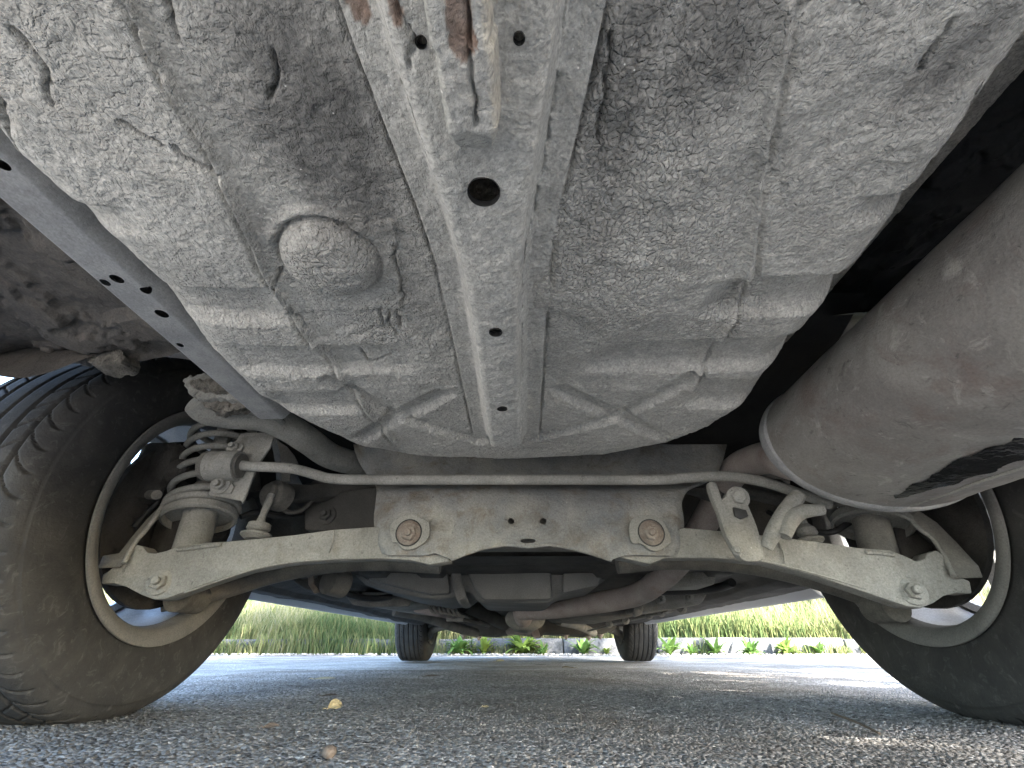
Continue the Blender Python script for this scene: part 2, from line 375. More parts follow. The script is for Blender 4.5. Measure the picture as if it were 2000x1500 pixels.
# ================================================================== THE PLACE: road, kerb, verge
# wide road sheet; the stretch close to the lens is a relief of single stones 4 mm above it
mesh_road = mesh('road', [(-60, -60, -.006), (60, -60, -.006), (60, 5.45, -.006), (-60, 5.45, -.006)], [[0, 1, 2, 3]], 'asphalt', smooth=False)
structure(mesh_road)
def near_road():
    x = np.arange(-1.15, 1.15, .0032); y = np.arange(.36, 2.3, .0032); Y, X = np.meshgrid(y, x, indexing='ij')
    wx = X + .004*(fbm(X, Y, 60, 2, 3)-.5); wy = Y + .004*(fbm(X, Y, 60, 2, 4)-.5)
    f1, f2, cid = voronoi(wx, wy, .0078, 1); g1, g2, gid = voronoi(wx+5, wy, .0045, 2)
    st = np.clip(1-(f1/.62)**2, 0, 1)*sstep(0, .2, f2-f1)
    z = .0015*st*(.3+cid) + .0006*np.clip(1-(g1/.6)**2, 0, 1) + .006*(fbm(X, Y, 5, 4, 9)-.5)
    e = np.minimum.reduce([X+1.15, 1.147-X, Y-.36, 2.297-Y]); z = z*sstep(0, .06, e) - .008*(1-sstep(0, .05, e))
    V = np.stack([X, Y, z], -1).reshape(-1, 3)
    o = np_mesh('asphalt_stones', V, grid_faces(len(y), len(x)), 'asphalt', mesh_road)
    tint = np.where(st > .12, .12+.85*cid**1.3*np.clip(.5+st, 0, 1), .10+.35*gid)
    add_attr(o, 'tint', np.clip(tint, 0, 1)); o['kind'] = 'stuff'
near_road()
# verge: a bank that rises behind the kerb
def verge():
    x = np.linspace(-16, 18, 120); y = np.concatenate([np.linspace(5.42, 9, 40), np.linspace(9.3, 40, 40)]); Y, X = np.meshgrid(y, x, indexing='ij')
    z = .12 + .16*np.clip(Y-5.6, 0, 30) + .10*(fbm(X, Y, .9, 4, 5)-.5)*sstep(5.5, 6.5, Y)
    return structure(np_mesh('verge', np.stack([X, Y, z], -1).reshape(-1, 3), grid_faces(len(y), len(x)), 'soil'))
verge_o = verge()
structure(mesh('ground', [(-400, 5.46, -.02), (400, 5.46, -.02), (400, 600, -.02), (-400, 600, -.02)], [[0, 1, 2, 3]], 'soil', smooth=False))
structure(mesh('pavement', [(-400, -400, -.012), (400, -400, -.012), (400, 5.44, -.012), (-400, 5.44, -.012)], [[0, 1, 2, 3]], 'asphalt', smooth=False))
structure(mesh('side_verge', [(4.6, -30, .06), (30, -30, .06), (30, 5.40, .06), (4.6, 5.40, .06), (4.6, -30, -.02), (4.6, 5.40, -.02)], [[0, 1, 2, 3], [0, 3, 5, 4]], 'soil', smooth=False))  # unseen strip, added for the roadside shade trees to stand on
kerb = bpy.data.objects.new('kerb', None); COL.objects.link(kerb); kerb.location = (0, 5.4, 0); structure(kerb)
kx = -8.4
while kx < 9:
    L = .98; dz = random.uniform(-.008, .008); dy = random.uniform(-.012, .012)
    o = box('kerb_stone', (kx, 5.38+dy, -.05), (kx+L-.012, 5.53+dy, .145+dz), 'kerb', kerb, .012)
    kx += L

# ================================================================== THE CAR
WB, YR = 2.622, .833                                    # wheelbase, rear axle
car = bpy.data.objects.new('parked_car', None); COL.objects.link(car); car.location = (0, YR+WB/2, 0)
tag(car, 'parked silver car seen from below, dusty grey underbody and rear suspension', 'car')

# ---- boot floor with the spare-wheel well (one pressed sheet)
Z0 = .360
def fl(px, py, z=Z0): p = at(px, py, Z=z); return (p.x, p.y)
OUT = [fl(*p) for p in [(20, 330), (150, 440), (300, 575), (400, 700), (490, 785), (600, 842), (700, 882), (820, 902), (1000, 908), (1180, 900), (1310, 876), (1400, 842), (1465, 800),
                        (1530, 722), (1590, 655), (1690, 540), (1760, 455), (1845, 350), (1905, 270), (1990, 160)]]
OUT = [(OUT[0][0]+.01, -.16)] + OUT + [(OUT[-1][0]+.004, -.16)]
RAIL_X = -.0415
def rail_half(y):                                      # half width of the channel's lower face
    return np.interp(y, [-.2, .0, .092, .14, .19, .243, .34, .53], [.047, .040, .033, .0273, .0205, .0165, .0165, .0178])
def boot_floor():
    x = np.arange(-.43, .40, .0013); y = np.arange(-.10, .80, .0013); Y, X = np.meshgrid(y, x, indexing='ij')
    D, _ = poly_dist(X, Y, OUT+[OUT[0]]); ins = inside_poly(X, Y, OUT); d = np.where(ins, -D, D)
    h = np.zeros_like(X)                               # h: how far the sheet hangs below the plane Z0
    L = lambda pts: [fl(*p) for p in pts]
    def groove(px0, px1, y0, y1, amp, soft=.0035, end=.02):
        amp *= 1.5    # transverse bead pressed upwards
        ya = fl((px0+px1)/2, y0)[1]; yb = fl((px0+px1)/2, y1)[1]; yhi, ylo = max(ya, yb), min(ya, yb)
        xa = fl(px0, (y0+y1)/2)[0]; xb = fl(px1, (y0+y1)/2)[0]
        wob = .004*(fbm(X, Y, 30, 2, int(px0))-.5)
        return -amp*sstep(ylo-soft, ylo+soft*.6, Y+wob)*(1-sstep(yhi-soft*2.5, yhi+soft*2, Y+wob))*sstep(xa-end, xa+end, X)*(1-sstep(xb-end, xb+end, X))
    for a in [(1400, 1690, 545, 612, .010), (1165, 1575, 664, 722, .008), (1365, 1490, 743, 792, .008), (1700, 1830, 385, 430, .008), (335, 540, 562, 628, .008),
              (440, 800, 674, 728, .006), (530, 690, 766, 804, .006), (150, 240, 400, 446, .006)]: h += groove(*a)
    def ridge(pts, amp, w, seed=0, wob=.003):
        dd, s = poly_dist(X+wob*(fbm(X, Y, 45, 3, seed)-.5)*2, Y+wob*(fbm(X, Y, 45, 3, seed+5)-.5)*2, L(pts)); return amp*np.exp(-(dd/w)**2)
    def step(pts, amp, w, reach=.12, seed=0):
        q = L(pts); dd, s = poly_dist(X, Y, q); sd = dd*s + .004*(fbm(X, Y, 40, 3, seed)-.5); over = np.zeros_like(X)
        for (ax_, ay_), (bx_, by_) in ((q[-2], q[-1]), (q[1], q[0])):
            ll = math.hypot(bx_-ax_, by_-ay_); over = np.maximum(over, ((X-bx_)*(bx_-ax_)+(Y-by_)*(by_-ay_))/ll*(np.hypot(X-bx_, Y-by_) < .25))
        return (1-sstep(-.03, .02, over))* amp*sstep(-w, w, sd)*(1-sstep(reach*.4, reach, dd))
    seamR = [(1535, 20), (1520, 110), (1506, 170), (1490, 300), (1475, 430), (1465, 535), (1445, 600), (1385, 690), (1350, 760)]
    seamL = [(255, 0), (300, 100), (345, 180), (400, 265), (445, 350), (490, 440), (520, 520), (580, 620), (640, 700), (705, 785), (780, 865)]
    h += ridge(seamR, .0055, .0036, 1) - ridge([(p[0]+11, p[1]) for p in seamR], .0045, .0022, 2)
    h += step(seamL, .0085, .0024, .10, 3) + ridge(seamL, .0050, .0026, 4, .001) - ridge([(p[0]-9, p[1]+4) for p in seamL], .0045, .0018, 14, .001)
    h += step([(2000, 10), (1800, 110), (1600, 215), (1440, 312), (1330, 380)], .009, .010, .16, 5)
    h -= step([(60, 180), (200, 268), (330, 318), (440, 332)], -.010, .009, .13, 6)
    h += .010*sstep(0, 1, 1-np.hypot((X-fl(1230, 540)[0])/.085, (Y-fl(1230, 540)[1])/.115)*.9+.15)   # bulge beside the rail
    for s_, pts in ((1, [(1100, 765), (1200, 812), (1340, 875)]), (1, [(1045, 856), (1205, 818), (1345, 738)]), (1, [(868, 768), (775, 815), (690, 862)]), (1, [(935, 862), (775, 815), (650, 745)])):
        dd, s = poly_dist(X, Y, L(pts)); h -= .0085*(1-sstep(.004, .017, dd))*sstep(.030, .055, -d)
    # blanking plug with its bead
    cx, cy = fl(643, 516, .352); rr = np.hypot((X-cx)/.0365, (Y-cy)/.0370) + .05*(fbm(X, Y, 60, 3, 8)-.5)
    h += .016*np.sqrt(np.clip(1-rr**2.6, 0, 1)) - .0030*np.exp(-((rr-1.03)/.035)**2) + .0045*np.exp(-((rr-1.16)/.09)**2)*sstep(cy-.01, cy-.03, Y)
    pat = L([(500, 440), (770, 432), (792, 600), (560, 606)]); pi = inside_poly(X+.006*(fbm(X, Y, 50, 3, 21)-.5), Y+.006*(fbm(X, Y, 50, 3, 22)-.5), pat); h += .0022*pi
    # layers of underseal, lifted and torn at their edges
    n = fbm(X, Y, 14, 5, 31, .55); zone = sstep(.45, .6, fbm(X, Y, 5.5, 3, 33))
    for t_, a_ in ((.52, .0012), (.60, .0014)): h += a_*sstep(t_-.006, t_+.006, n)*zone
    h += .0030*(fbm(X, Y, 9, 3, 35)-.5) + .0016*(fbm(X, Y, 48, 4, 37, .6)-.5)
    # coarse orange-peel lumps
    f1, f2, cid = voronoi(X+.010*(fbm(X, Y, 40, 3, 41)-.5), Y+.010*(fbm(X, Y, 40, 3, 43)-.5), .0075, 45)
    lz = sstep(.42, .62, fbm(X, Y, 7, 3, 47)); h += .0009*np.clip(1-(f1/.75)**2, 0, 1)*lz
    h += .0014*(fbm(X, Y, 150, 2, 49)-.5)
    # cracks
    cr = [[(28, 55), (58, 90), (90, 122), (95, 150), (103, 195)], [(2, 190), (10, 260), (46, 338)], [(325, 0), (330, 35), (346, 84)], [(272, 52), (293, 104), (326, 140)],
          [(235, 232), (270, 252), (300, 268), (330, 280)], [(350, 285), (372, 306), (430, 332)], [(532, 105), (546, 142), (525, 188)], [(768, 478), (782, 540), (788, 604)],
          [(735, 604), (760, 602), (790, 604)], [(760, 602), (758, 630), (775, 650)], [(775, 603), (783, 640)], [(740, 606), (752, 640)],
          [(1930, 185), (1922, 235), (1895, 265), (1868, 300)], [(1900, 300), (1880, 328)], [(1855, 40), (1822, 85), (1800, 135)], [(1190, 60), (1183, 150), (1168, 270)],
          [(552, 520), (540, 560), (600, 640)], [(700, 690), (720, 720), (760, 700)]]
    for i, c in enumerate(cr):
        dd, _ = poly_dist(X+.003*(fbm(X, Y, 130, 3, 60+i)-.5)*2, Y+.003*(fbm(X, Y, 130, 3, 80+i)-.5)*2, L(c)); h -= .0075*np.exp(-(dd/.00105)**2)
    for sd_, k_ in ((-1, .018), (1, .0171)):
        ed = RAIL_X+sd_*(rail_half(Y)+.011+k_+.0012); h -= .0050*np.exp(-((X-ed)/.0014)**2)*(.35+.65*sstep(.35, .6, fbm(X, Y, 25, 2, 55+sd_)))*(Y < .58)
    # open void above the reinforcing channel
    void = (1-sstep(.0, .003, np.abs(X-RAIL_X)-rail_half(Y)-.004))*(Y < .575); h = h*(1-void) - .10*void
    tt = np.clip(d+.034, 0, .10); z = Z0 - h + np.minimum(17*tt*tt, .15)
    V = np.stack([X, Y, z], -1).reshape(-1, 3)
    o = np_mesh('boot_floor', V, grid_faces(len(y), len(x))[:, ::-1], 'underseal', car)
    st = np.zeros_like(X)                              # oily, sooty stains
    for px, py, rx, ry, a in ((640, 250, .056, .085, .95), (690, 350, .050, .07, .85), (1210, 180, .02, .10, .6), (1400, 70, .03, .05, .7), (1160, 60, .02, .06, .6), (520, 130, .04, .03, .45), (760, 200, .02, .08, .5),
                              (480, 420, .03, .02, .3), (1840, 150, .02, .03, .8), (1780, 170, .012, .02, .7), (800, 560, .03, .08, .35), (720, 860, .05, .05, .3)):
        cx, cy = fl(px, py); st = np.maximum(st, a*np.clip(1.25-np.hypot((X-cx)/rx, (Y-cy)/ry)+.9*(fbm(X, Y, 22, 4, 71)-.5), 0, 1))
    add_attr(o, 'stain', st.ravel())
    ce = np.zeros_like(X)                              # where the coating has crazed into cells
    for px, py, rx, ry in ((1230, 540, .095, .13), (1180, 430, .06, .05), (640, 510, .045, .045), (1250, 200, .07, .10), (760, 640, .05, .05), (1420, 620, .08, .05)):
        cx, cy = fl(px, py); ce = np.maximum(ce, np.clip(1.3-np.hypot((X-cx)/rx, (Y-cy)/ry)+1.2*(fbm(X, Y, 18, 3, 75)-.5), 0, 1))
    ce = np.maximum(ce, .28*sstep(.42, .58, fbm(X, Y, 10, 3, 77))); add_attr(o, 'cells', ce.ravel()); return o
floor_o = boot_floor()

# ---- reinforcing channel under the boot floor
def channel():
    y = np.arange(-.10, .580, .0016); prof = []
    def sec(yy):
        a = float(rail_half(yy)); fade = float(sstep(.545, .578, np.array(yy)))
        dep = .030*(1-fade); wl_ = .011; k = .018
        return np.array([(-a-wl_-k, .0008), (-a-wl_-k+.001, .0050), (-a-wl_-.006, .0048), (-a-wl_, .006), (-a-wl_*.55, .004+dep*.45), (-a-.002, .004+dep*.9), (-a+.003, .004+dep), (0, .004+dep*1.03),
                         (a-.003, .004+dep), (a+.002, .004+dep*.9), (a+wl_*.55, .004+dep*.45), (a+wl_, .006), (a+wl_+.006, .0048), (a+wl_+k*.95-.001, .0050), (a+wl_+k*.95, .0008)])
    base = sec(.1); t = np.linspace(0, 1, 110); V = np.zeros((len(y), 110, 3))
    for i, yy in enumerate(y):
        s = sec(yy); L = np.concatenate([[0], np.cumsum(np.hypot(*np.diff(s, axis=0).T))]); L /= L[-1]
        V[i, :, 0] = RAIL_X+np.interp(t, L, s[:, 0]); V[i, :, 1] = yy; V[i, :, 2] = Z0-np.interp(t, L, s[:, 1])
    X, Y = V[..., 0], V[..., 1]
    h = .0022*(fbm(X, Y, 30, 4, 91)-.5)+.0014*(fbm(X, Y, 130, 3, 92)-.5)
    n = fbm(X, Y, 26, 4, 95); h += .0009*sstep(.5, .51, n)
    f1, f2, c_ = voronoi(X, Y, .006, 93); h += .0006*np.clip(1-f1, 0, 1)*sstep(.45, .6, fbm(X, Y, 12, 2, 94))
    L_ = lambda pts: [(p.x, p.y) for p in (at(q[0], q[1], Z=Z0-.032) for q in pts)]
    for i, c in enumerate([[(1112, 20), (1098, 150), (1078, 265), (1062, 370), (1043, 455), (1022, 525), (1016, 640), (1019, 760), (1015, 850)], [(780, 0), (790, 40), (812, 72), (803, 100), (800, 145), (808, 190)], [(775, 200), (800, 260), (830, 340)]]):
        dd, _ = poly_dist(X+.0025*(fbm(X, Y, 150, 3, 160+i)-.5)*2, Y, L_(c)); h -= .0045*np.exp(-(dd/.0009)**2)*sstep(.35, .5, fbm(X, Y, 40, 2, 170+i)+.12)
    V[..., 2] -= h
    aw = np.abs(X-RAIL_X)-rail_half(Y); dust_or_light = sstep(-.003, .002, aw)*(1-sstep(.008, .013, aw))*(.5+.5*sstep(.35, .6, fbm(X, Y, 30, 3, 98)))  # mask of the sloping walls, painted paler as if side light caught them
    holes = [(823, 79, 11.5, 14), (1014, 72, 11.5, 14), (945, 372, 32, 29), (968, 646, 13, 8), (981, 796, 10, 4.2)]
    kill = np.zeros(X.shape, bool); rim = []
    for px, py, rx, ry in holes:
        c = at(px, py, Z=Z0-.034); a = at(px+rx, py, Z=Z0-.034).x-c.x; b = abs(at(px, py-ry, Z=Z0-.034).y-c.y); b = max(b, a*.85)
        dx, dy = (X-c.x)/a, (Y-c.y)/b; rr = np.hypot(dx, dy)+1e-9; near = np.abs(rr-1)*a < .0012
        V[..., 0] = np.where(near, c.x+dx/rr*a, V[..., 0]); V[..., 1] = np.where(near, c.y+dy/rr*b, V[..., 1]); kill |= rr < 1.0005; kill |= near
        rim.append((c, a, b))
    F = grid_faces(len(y), 110)[:, ::-1]; kf = kill.ravel()[F].all(1); F = F[~kf]
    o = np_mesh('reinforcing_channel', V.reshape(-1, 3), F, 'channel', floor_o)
    st = np.zeros(X.shape)
    for px, py, rx, ry in ((778, 8, .0045, .008), (672, 10, .006, .014)):
        c = at(px, py, Z=Z0-.026); st = np.maximum(st, np.clip(1.3-np.hypot((X-c.x)/rx, (Y-c.y)/ry)+1.0*(fbm(X, Y, 70, 3, 97)-.5), 0, 1) > .5)
    add_attr(o, 'stain', st.astype(float).ravel()); add_attr(o, 'dust', dust_or_light)
    for c, a, b in rim:                                  # turned-in edge of each hole, blacked to carry the shade inside
        n = 28; V2 = [(c.x+a*k*math.cos(2*math.pi*i/n), c.y+b*k*math.sin(2*math.pi*i/n), c.z+dz) for dz, k in ((-.0022, 1.0), (-.0005, .985), (.003, .985)) for i in range(n)]
        mesh('hole_edge', V2, [list(f) for f in grid_faces(3, n, wrap_c=True)], 'black', floor_o)
    return o
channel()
# stub of the towing bracket that lies along the channel
def stub():
    y = np.arange(-.10, .132, .0016); m_ = 46; V = np.zeros((len(y), m_, 3)); zf = Z0-.034
    for i, yy in enumerate(y):
        p0 = at(866 + 8*sstep(.06, .12, np.array(yy)), 100, Z=zf); w = .0135; e = float(np.clip((.131-yy)/.018, 0, 1))**.5
        xc = -.0445 + (.0015 if yy > .08 else 0); t = np.linspace(-1, 1, m_)
        V[i, :, 0] = xc+np.sign(t)*np.abs(t)**.7*w*(.45+.55*e); V[i, :, 1] = yy; V[i, :, 2] = zf-.024*e*(1-np.abs(t)**9)
    X, Y = V[..., 0], V[..., 1]; h = .0020*(fbm(X, Y, 60, 4, 201)-.5)+.0012*(fbm(X, Y, 200, 3, 202)-.5)
    L_ = [(p.x, p.y) for p in (at(q[0], q[1], Z=zf-.015) for q in [(905, -40), (916, 20), (918, 65), (926, 130), (932, 180), (928, 228)])]
    dd, s = poly_dist(X+.002*(fbm(X, Y, 120, 3, 203)-.5)*2, Y, L_); h -= .006*np.exp(-(dd/.0008)**2)
    c = at(900, 15, Z=zf-.015); flake = (np.hypot((X-c.x)/.0050, (Y-c.y)/.020)+1.2*(fbm(X, Y, 90, 3, 204)-.5)) < 1; h -= .0012*flake
    V[..., 2] -= h
    o = np_mesh('towing_stub', V.reshape(-1, 3), grid_faces(len(y), m_)[:, ::-1], 'channel', floor_o); add_attr(o, 'stain', flake.astype(float).ravel())
stub()

# ---- left side member with its holes
def side_member(sx):
    y = np.arange(-.10, .56, .002); x = np.linspace(0, .05, 60); XX, YY = np.meshgrid(x, y)
    xc0 = at(150, 520, Z=.378).x - .004
    X = xc0 + .002 + (XX-.0) if sx < 0 else -(xc0+.002)+.004-XX
    Z = .378 + .020*np.clip((XX-.038)/.012, 0, 1)**2 + .004*np.clip((.006-XX)/.006, 0, 1)
    V = np.stack([X, YY, Z], -1); F = grid_faces(len(y), 60)
    kill = np.zeros(X.shape, bool)
    if sx < 0:
        for px, py, rx, ry in ((205, 552, 10, 5), (228, 545, 13, 7), (284, 568, 10, 5), (316, 613, 13, 6.5), (352, 674, 7, 3), (5, 322, 14, 14)):
            c = at(px, py, Z=.378); a = scale_at(c)*rx*.9; dx, dy = X-c.x, YY-c.y; rr = np.hypot(dx, dy)/a+1e-9; near = np.abs(rr-1)*a < .0013
            V[..., 0] = np.where(near, c.x+dx/rr, V[..., 0]); V[..., 1] = np.where(near, c.y+dy/rr, V[..., 1]); kill |= (rr < 1.0005) | near
    kf = kill.ravel()[F].all(1); F = F[~kf]; o = np_mesh('side_member', V.reshape(-1, 3), F, 'rail', car)
    e = np.array([[0, .06], [1, .06]])
    # upright web on the outer side
    xo = float(X[0, 0]); mesh('web', [(xo, -.10, .382), (xo, .56, .382), (xo, .56, .50), (xo, -.10, .50)], [[0, 1, 2, 3]], 'rail', o, False)
    return o
side_member(-1)

# ---- wheels
TR, TW = .311, .1025                                   # tyre radius, half width
def tyre_mesh():
    half = [(.083, .190), (.094, .205), (.1005, .228), (.1025, .250), (.1005, .272), (.0955, .288), (.0885, .2985), (.080, .3045), (.068, .308), (.040, .3103), (0, .311)]
    prof = catmull(half + [(-x, r) for x, r in half[-2::-1]], 10); L = np.concatenate([[0], np.cumsum(np.hypot(*np.diff(prof, axis=0).T))]); L /= L[-1]
    s = np.linspace(0, 1, 200); px = np.interp(s, L, prof[:, 0]); pr = np.interp(s, L, prof[:, 1])
    nt_ = 1050; th = np.linspace(0, 2*math.pi, nt_, endpoint=False); TH, PX = np.meshgrid(th, px, indexing='ij'); PR = np.broadcast_to(pr, PX.shape).copy()
    dep = np.zeros_like(PX); ax = np.abs(PX); tread = PR > .2945
    for g in (.0, .030, .058): dep = np.maximum(dep, .0065*(1-sstep(.0020, .0034, np.abs(ax-g))))
    n = 58
    ph = (TH*n/(2*math.pi) + .9*np.sin((ax-.058)*55) + .5*(PX > 0)) % 1; sh = (ax > .060) & (ax < .0905)
    dep = np.maximum(dep, .0065*(1-sstep(.035, .070, np.abs(ph-.5)))*sh*(1-sstep(.080, .0905, ax)))
    ph2 = (TH*n/(2*math.pi) - ax*22 + .25) % 1; mid = (ax > .034) & (ax < .056)
    dep = np.maximum(dep, .0035*(1-sstep(.03, .06, np.abs(ph2-.5)))*mid)
    bead = np.exp(-((PR-.2885)/.0011)**2)*.0018*(ax > .05)
    R = PR - dep*tread - bead + .0008*np.exp(-((PR-.236)/.002)**2)
    # flattened a little where it stands
    V = np.stack([PX, R*np.sin(TH), R*np.cos(TH)], -1)
    low = V[..., 2] < -.303; k = np.where(low, (-.303-V[..., 2]), 0); V[..., 2] = np.where(low, -.303-k*.15, V[..., 2])
    me_o = np_mesh('tyre', V.reshape(-1, 3), grid_faces(nt_, 200, wrap_r=True), 'tyre'); return me_o
def rim_mesh():
    V, F = [], []
    def add(v, f): n = len(V); V.extend([Vector(q) for q in v]); F.extend([[i+n for i in q] for q in f])
    def addlathe(prof, seg=72): add(*lathe_vf((0, 0, 0), (1, 0, 0), prof, seg, False))
    addlathe([(-.020, .176), (-.075, .182), (-.090, .188), (-.098, .203), (-.094, .206), (-.088, .192), (.086, .192)])     # outer lip and bead seat
    addlathe([(.072, .1790), (.060, .1775), (.030, .1765), (-.045, .172), (-.062, .172), (-.062, .160), (-.050, .158), (-.042, .168)])     # barrel
    addlathe([(-.050, .064), (-.046, .060), (-.02, .052), (-.018, .0), ]); addlathe([(-.075, 0), (-.075, .05), (-.062, .066), (-.048, .066)])
    for k in range(7):                                  # spokes
        a = 2*math.pi*k/7+.2; ca, sa = math.cos(a), math.sin(a)
        def q(x, r, w): return (x, r*ca-w*sa, r*sa+w*ca)
        pts = []
        for r, w, x0, x1 in ((.055, .020, -.072, -.046), (.10, .016, -.070, -.044), (.14, .019, -.068, -.046), (.170, .032, -.066, -.050)):
            pts += [q(x0, r, -w), q(x0, r, w), q(x1, r, w*.8), q(x1, r, -w*.8)]
        add(pts, [list(f) for f in grid_faces(4, 4, wrap_c=True)])
    o = mesh('rim', V, F, 'alloy'); auto_smooth(o, 40); return o
def lip_mesh():
    V, F = lathe_vf((0, 0, 0), (1, 0, 0), [(.070, .1800), (.085, .1870), (.091, .194), (.0960, .2030), (.1005, .2090), (.1035, .2085), (.1045, .2040), (.1035, .1975), (.1005, .1930), (.0985, .1895), (.0960, .1855), (.0900, .1820), (.0700, .1780)], 96, False)
    o = mesh('rim_lip', V, F, 'rim_lip'); auto_smooth(o, 60); return o
ty, rm, lp = tyre_mesh(), rim_mesh(), lip_mesh()
wheels = []
for i, (wx, wy) in enumerate(((-.745, YR), (.752, YR), (-.745, YR+WB), (.745, YR+WB))):
    w = bpy.data.objects.new('wheel', None); COL.objects.link(w); w.location = (wx, wy, TR-.0075); set_parent(w, car)
    w.location = (wx, wy, TR-.0075)
    if wx > 0: w.rotation_euler = (0, 0, math.pi)
    for src in (ty, rm, lp):
        o = src if i == 0 else src.copy()
        if i: COL.objects.link(o)
        o.parent = w
    wheels.append(w)
# ---- brakes and hub carriers
def disc_and_carrier(s):
    X = s*.660; c = Vector((X, YR, .300))
    lathe('brake_disc', c+Vector((-s*-.02, 0, 0)), (s, 0, 0), [(0, .06), (0, .150), (.010, .150), (.010, .06)], 'brake', car, 48)
    k = prism('hub_carrier', [(c.x-s*.05, YR-.05, .19), (c.x-s*.05, YR+.06, .19), (c.x-s*.05, YR+.075, .30), (c.x-s*.05, YR+.03, .40), (c.x-s*.05, YR-.04, .40), (c.x-s*.05, YR-.065, .30)], (s*.06, 0, 0), 'brake', car, .012)
    lathe('hub_boss', c+Vector((-s*.06, 0, 0)), (s, 0, 0), [(-.01, .03), (.0, .042), (.03, .045), (.05, .055)], 'brake', k, 28)
    # caliper behind the axle
    cc = Vector((X+s*.02, YR-.075, .365))
    V, F = [], []
    o = box('brake_caliper', (cc.x-.035, cc.y-.035, cc.z-.055), (cc.x+.035, cc.y+.03, cc.z+.055), 'brake', car, .014)
    lathe('piston_housing', cc+Vector((-s*.03, -.005, 0)), (-s, 0, 0), [(0, .028), (.022, .026), (.03, .018)], 'brake', o, 24)
    tube('guide_pin', [cc+Vector((-s*.02, -.03, -.045)), cc+Vector((-s*.045, -.045, -.05))], .008, 'dusty_dark', o)
    # bent heat/dust strip
    if s < 0:
        pl = [(345, 960, .735), (318, 985, .728), (300, 1012, .72), (283, 1035, .715), (262, 1060, .71), (240, 1100, .70)]
        edge = [(232, 1108), (190, 1110), (200, 1085), (232, 1080), (255, 1050), (285, 1015), (315, 985), (335, 962), (350, 962), (325, 995), (298, 1022), (268, 1055), (247, 1095)]
        plate('dust_shield', edge, lambda x, y: .70+.04*(1110-y)/150, .004, 'dusty_dark', car, .0015)
        tube('shield_edge', [at(x+2, y, Y=Y_-.002) for x, y, Y_ in pl], .0035, 'dusty', car, 8, 4)
    else:
        pl = [(1768, 1000, .735), (1792, 1030, .725), (1820, 1050, .72), (1840, 1080, .715), (1862, 1125, .70)]
        edge = [(1868, 1130), (1921, 1128), (1912, 1105), (1905, 1098), (1870, 1060), (1830, 1020), (1800, 1000), (1770, 985), (1765, 998), (1795, 1030), (1822, 1052), (1843, 1082)]
        plate('dust_shield', edge, lambda x, y: .70+.04*(1130-y)/150, .004, 'dusty_dark', car, .0015)
        tube('shield_edge', [at(x, y, Y=Y_-.002) for x, y, Y_ in pl], .0035, 'dusty', car, 8, 4)
disc_and_carrier(-1); disc_and_carrier(1)

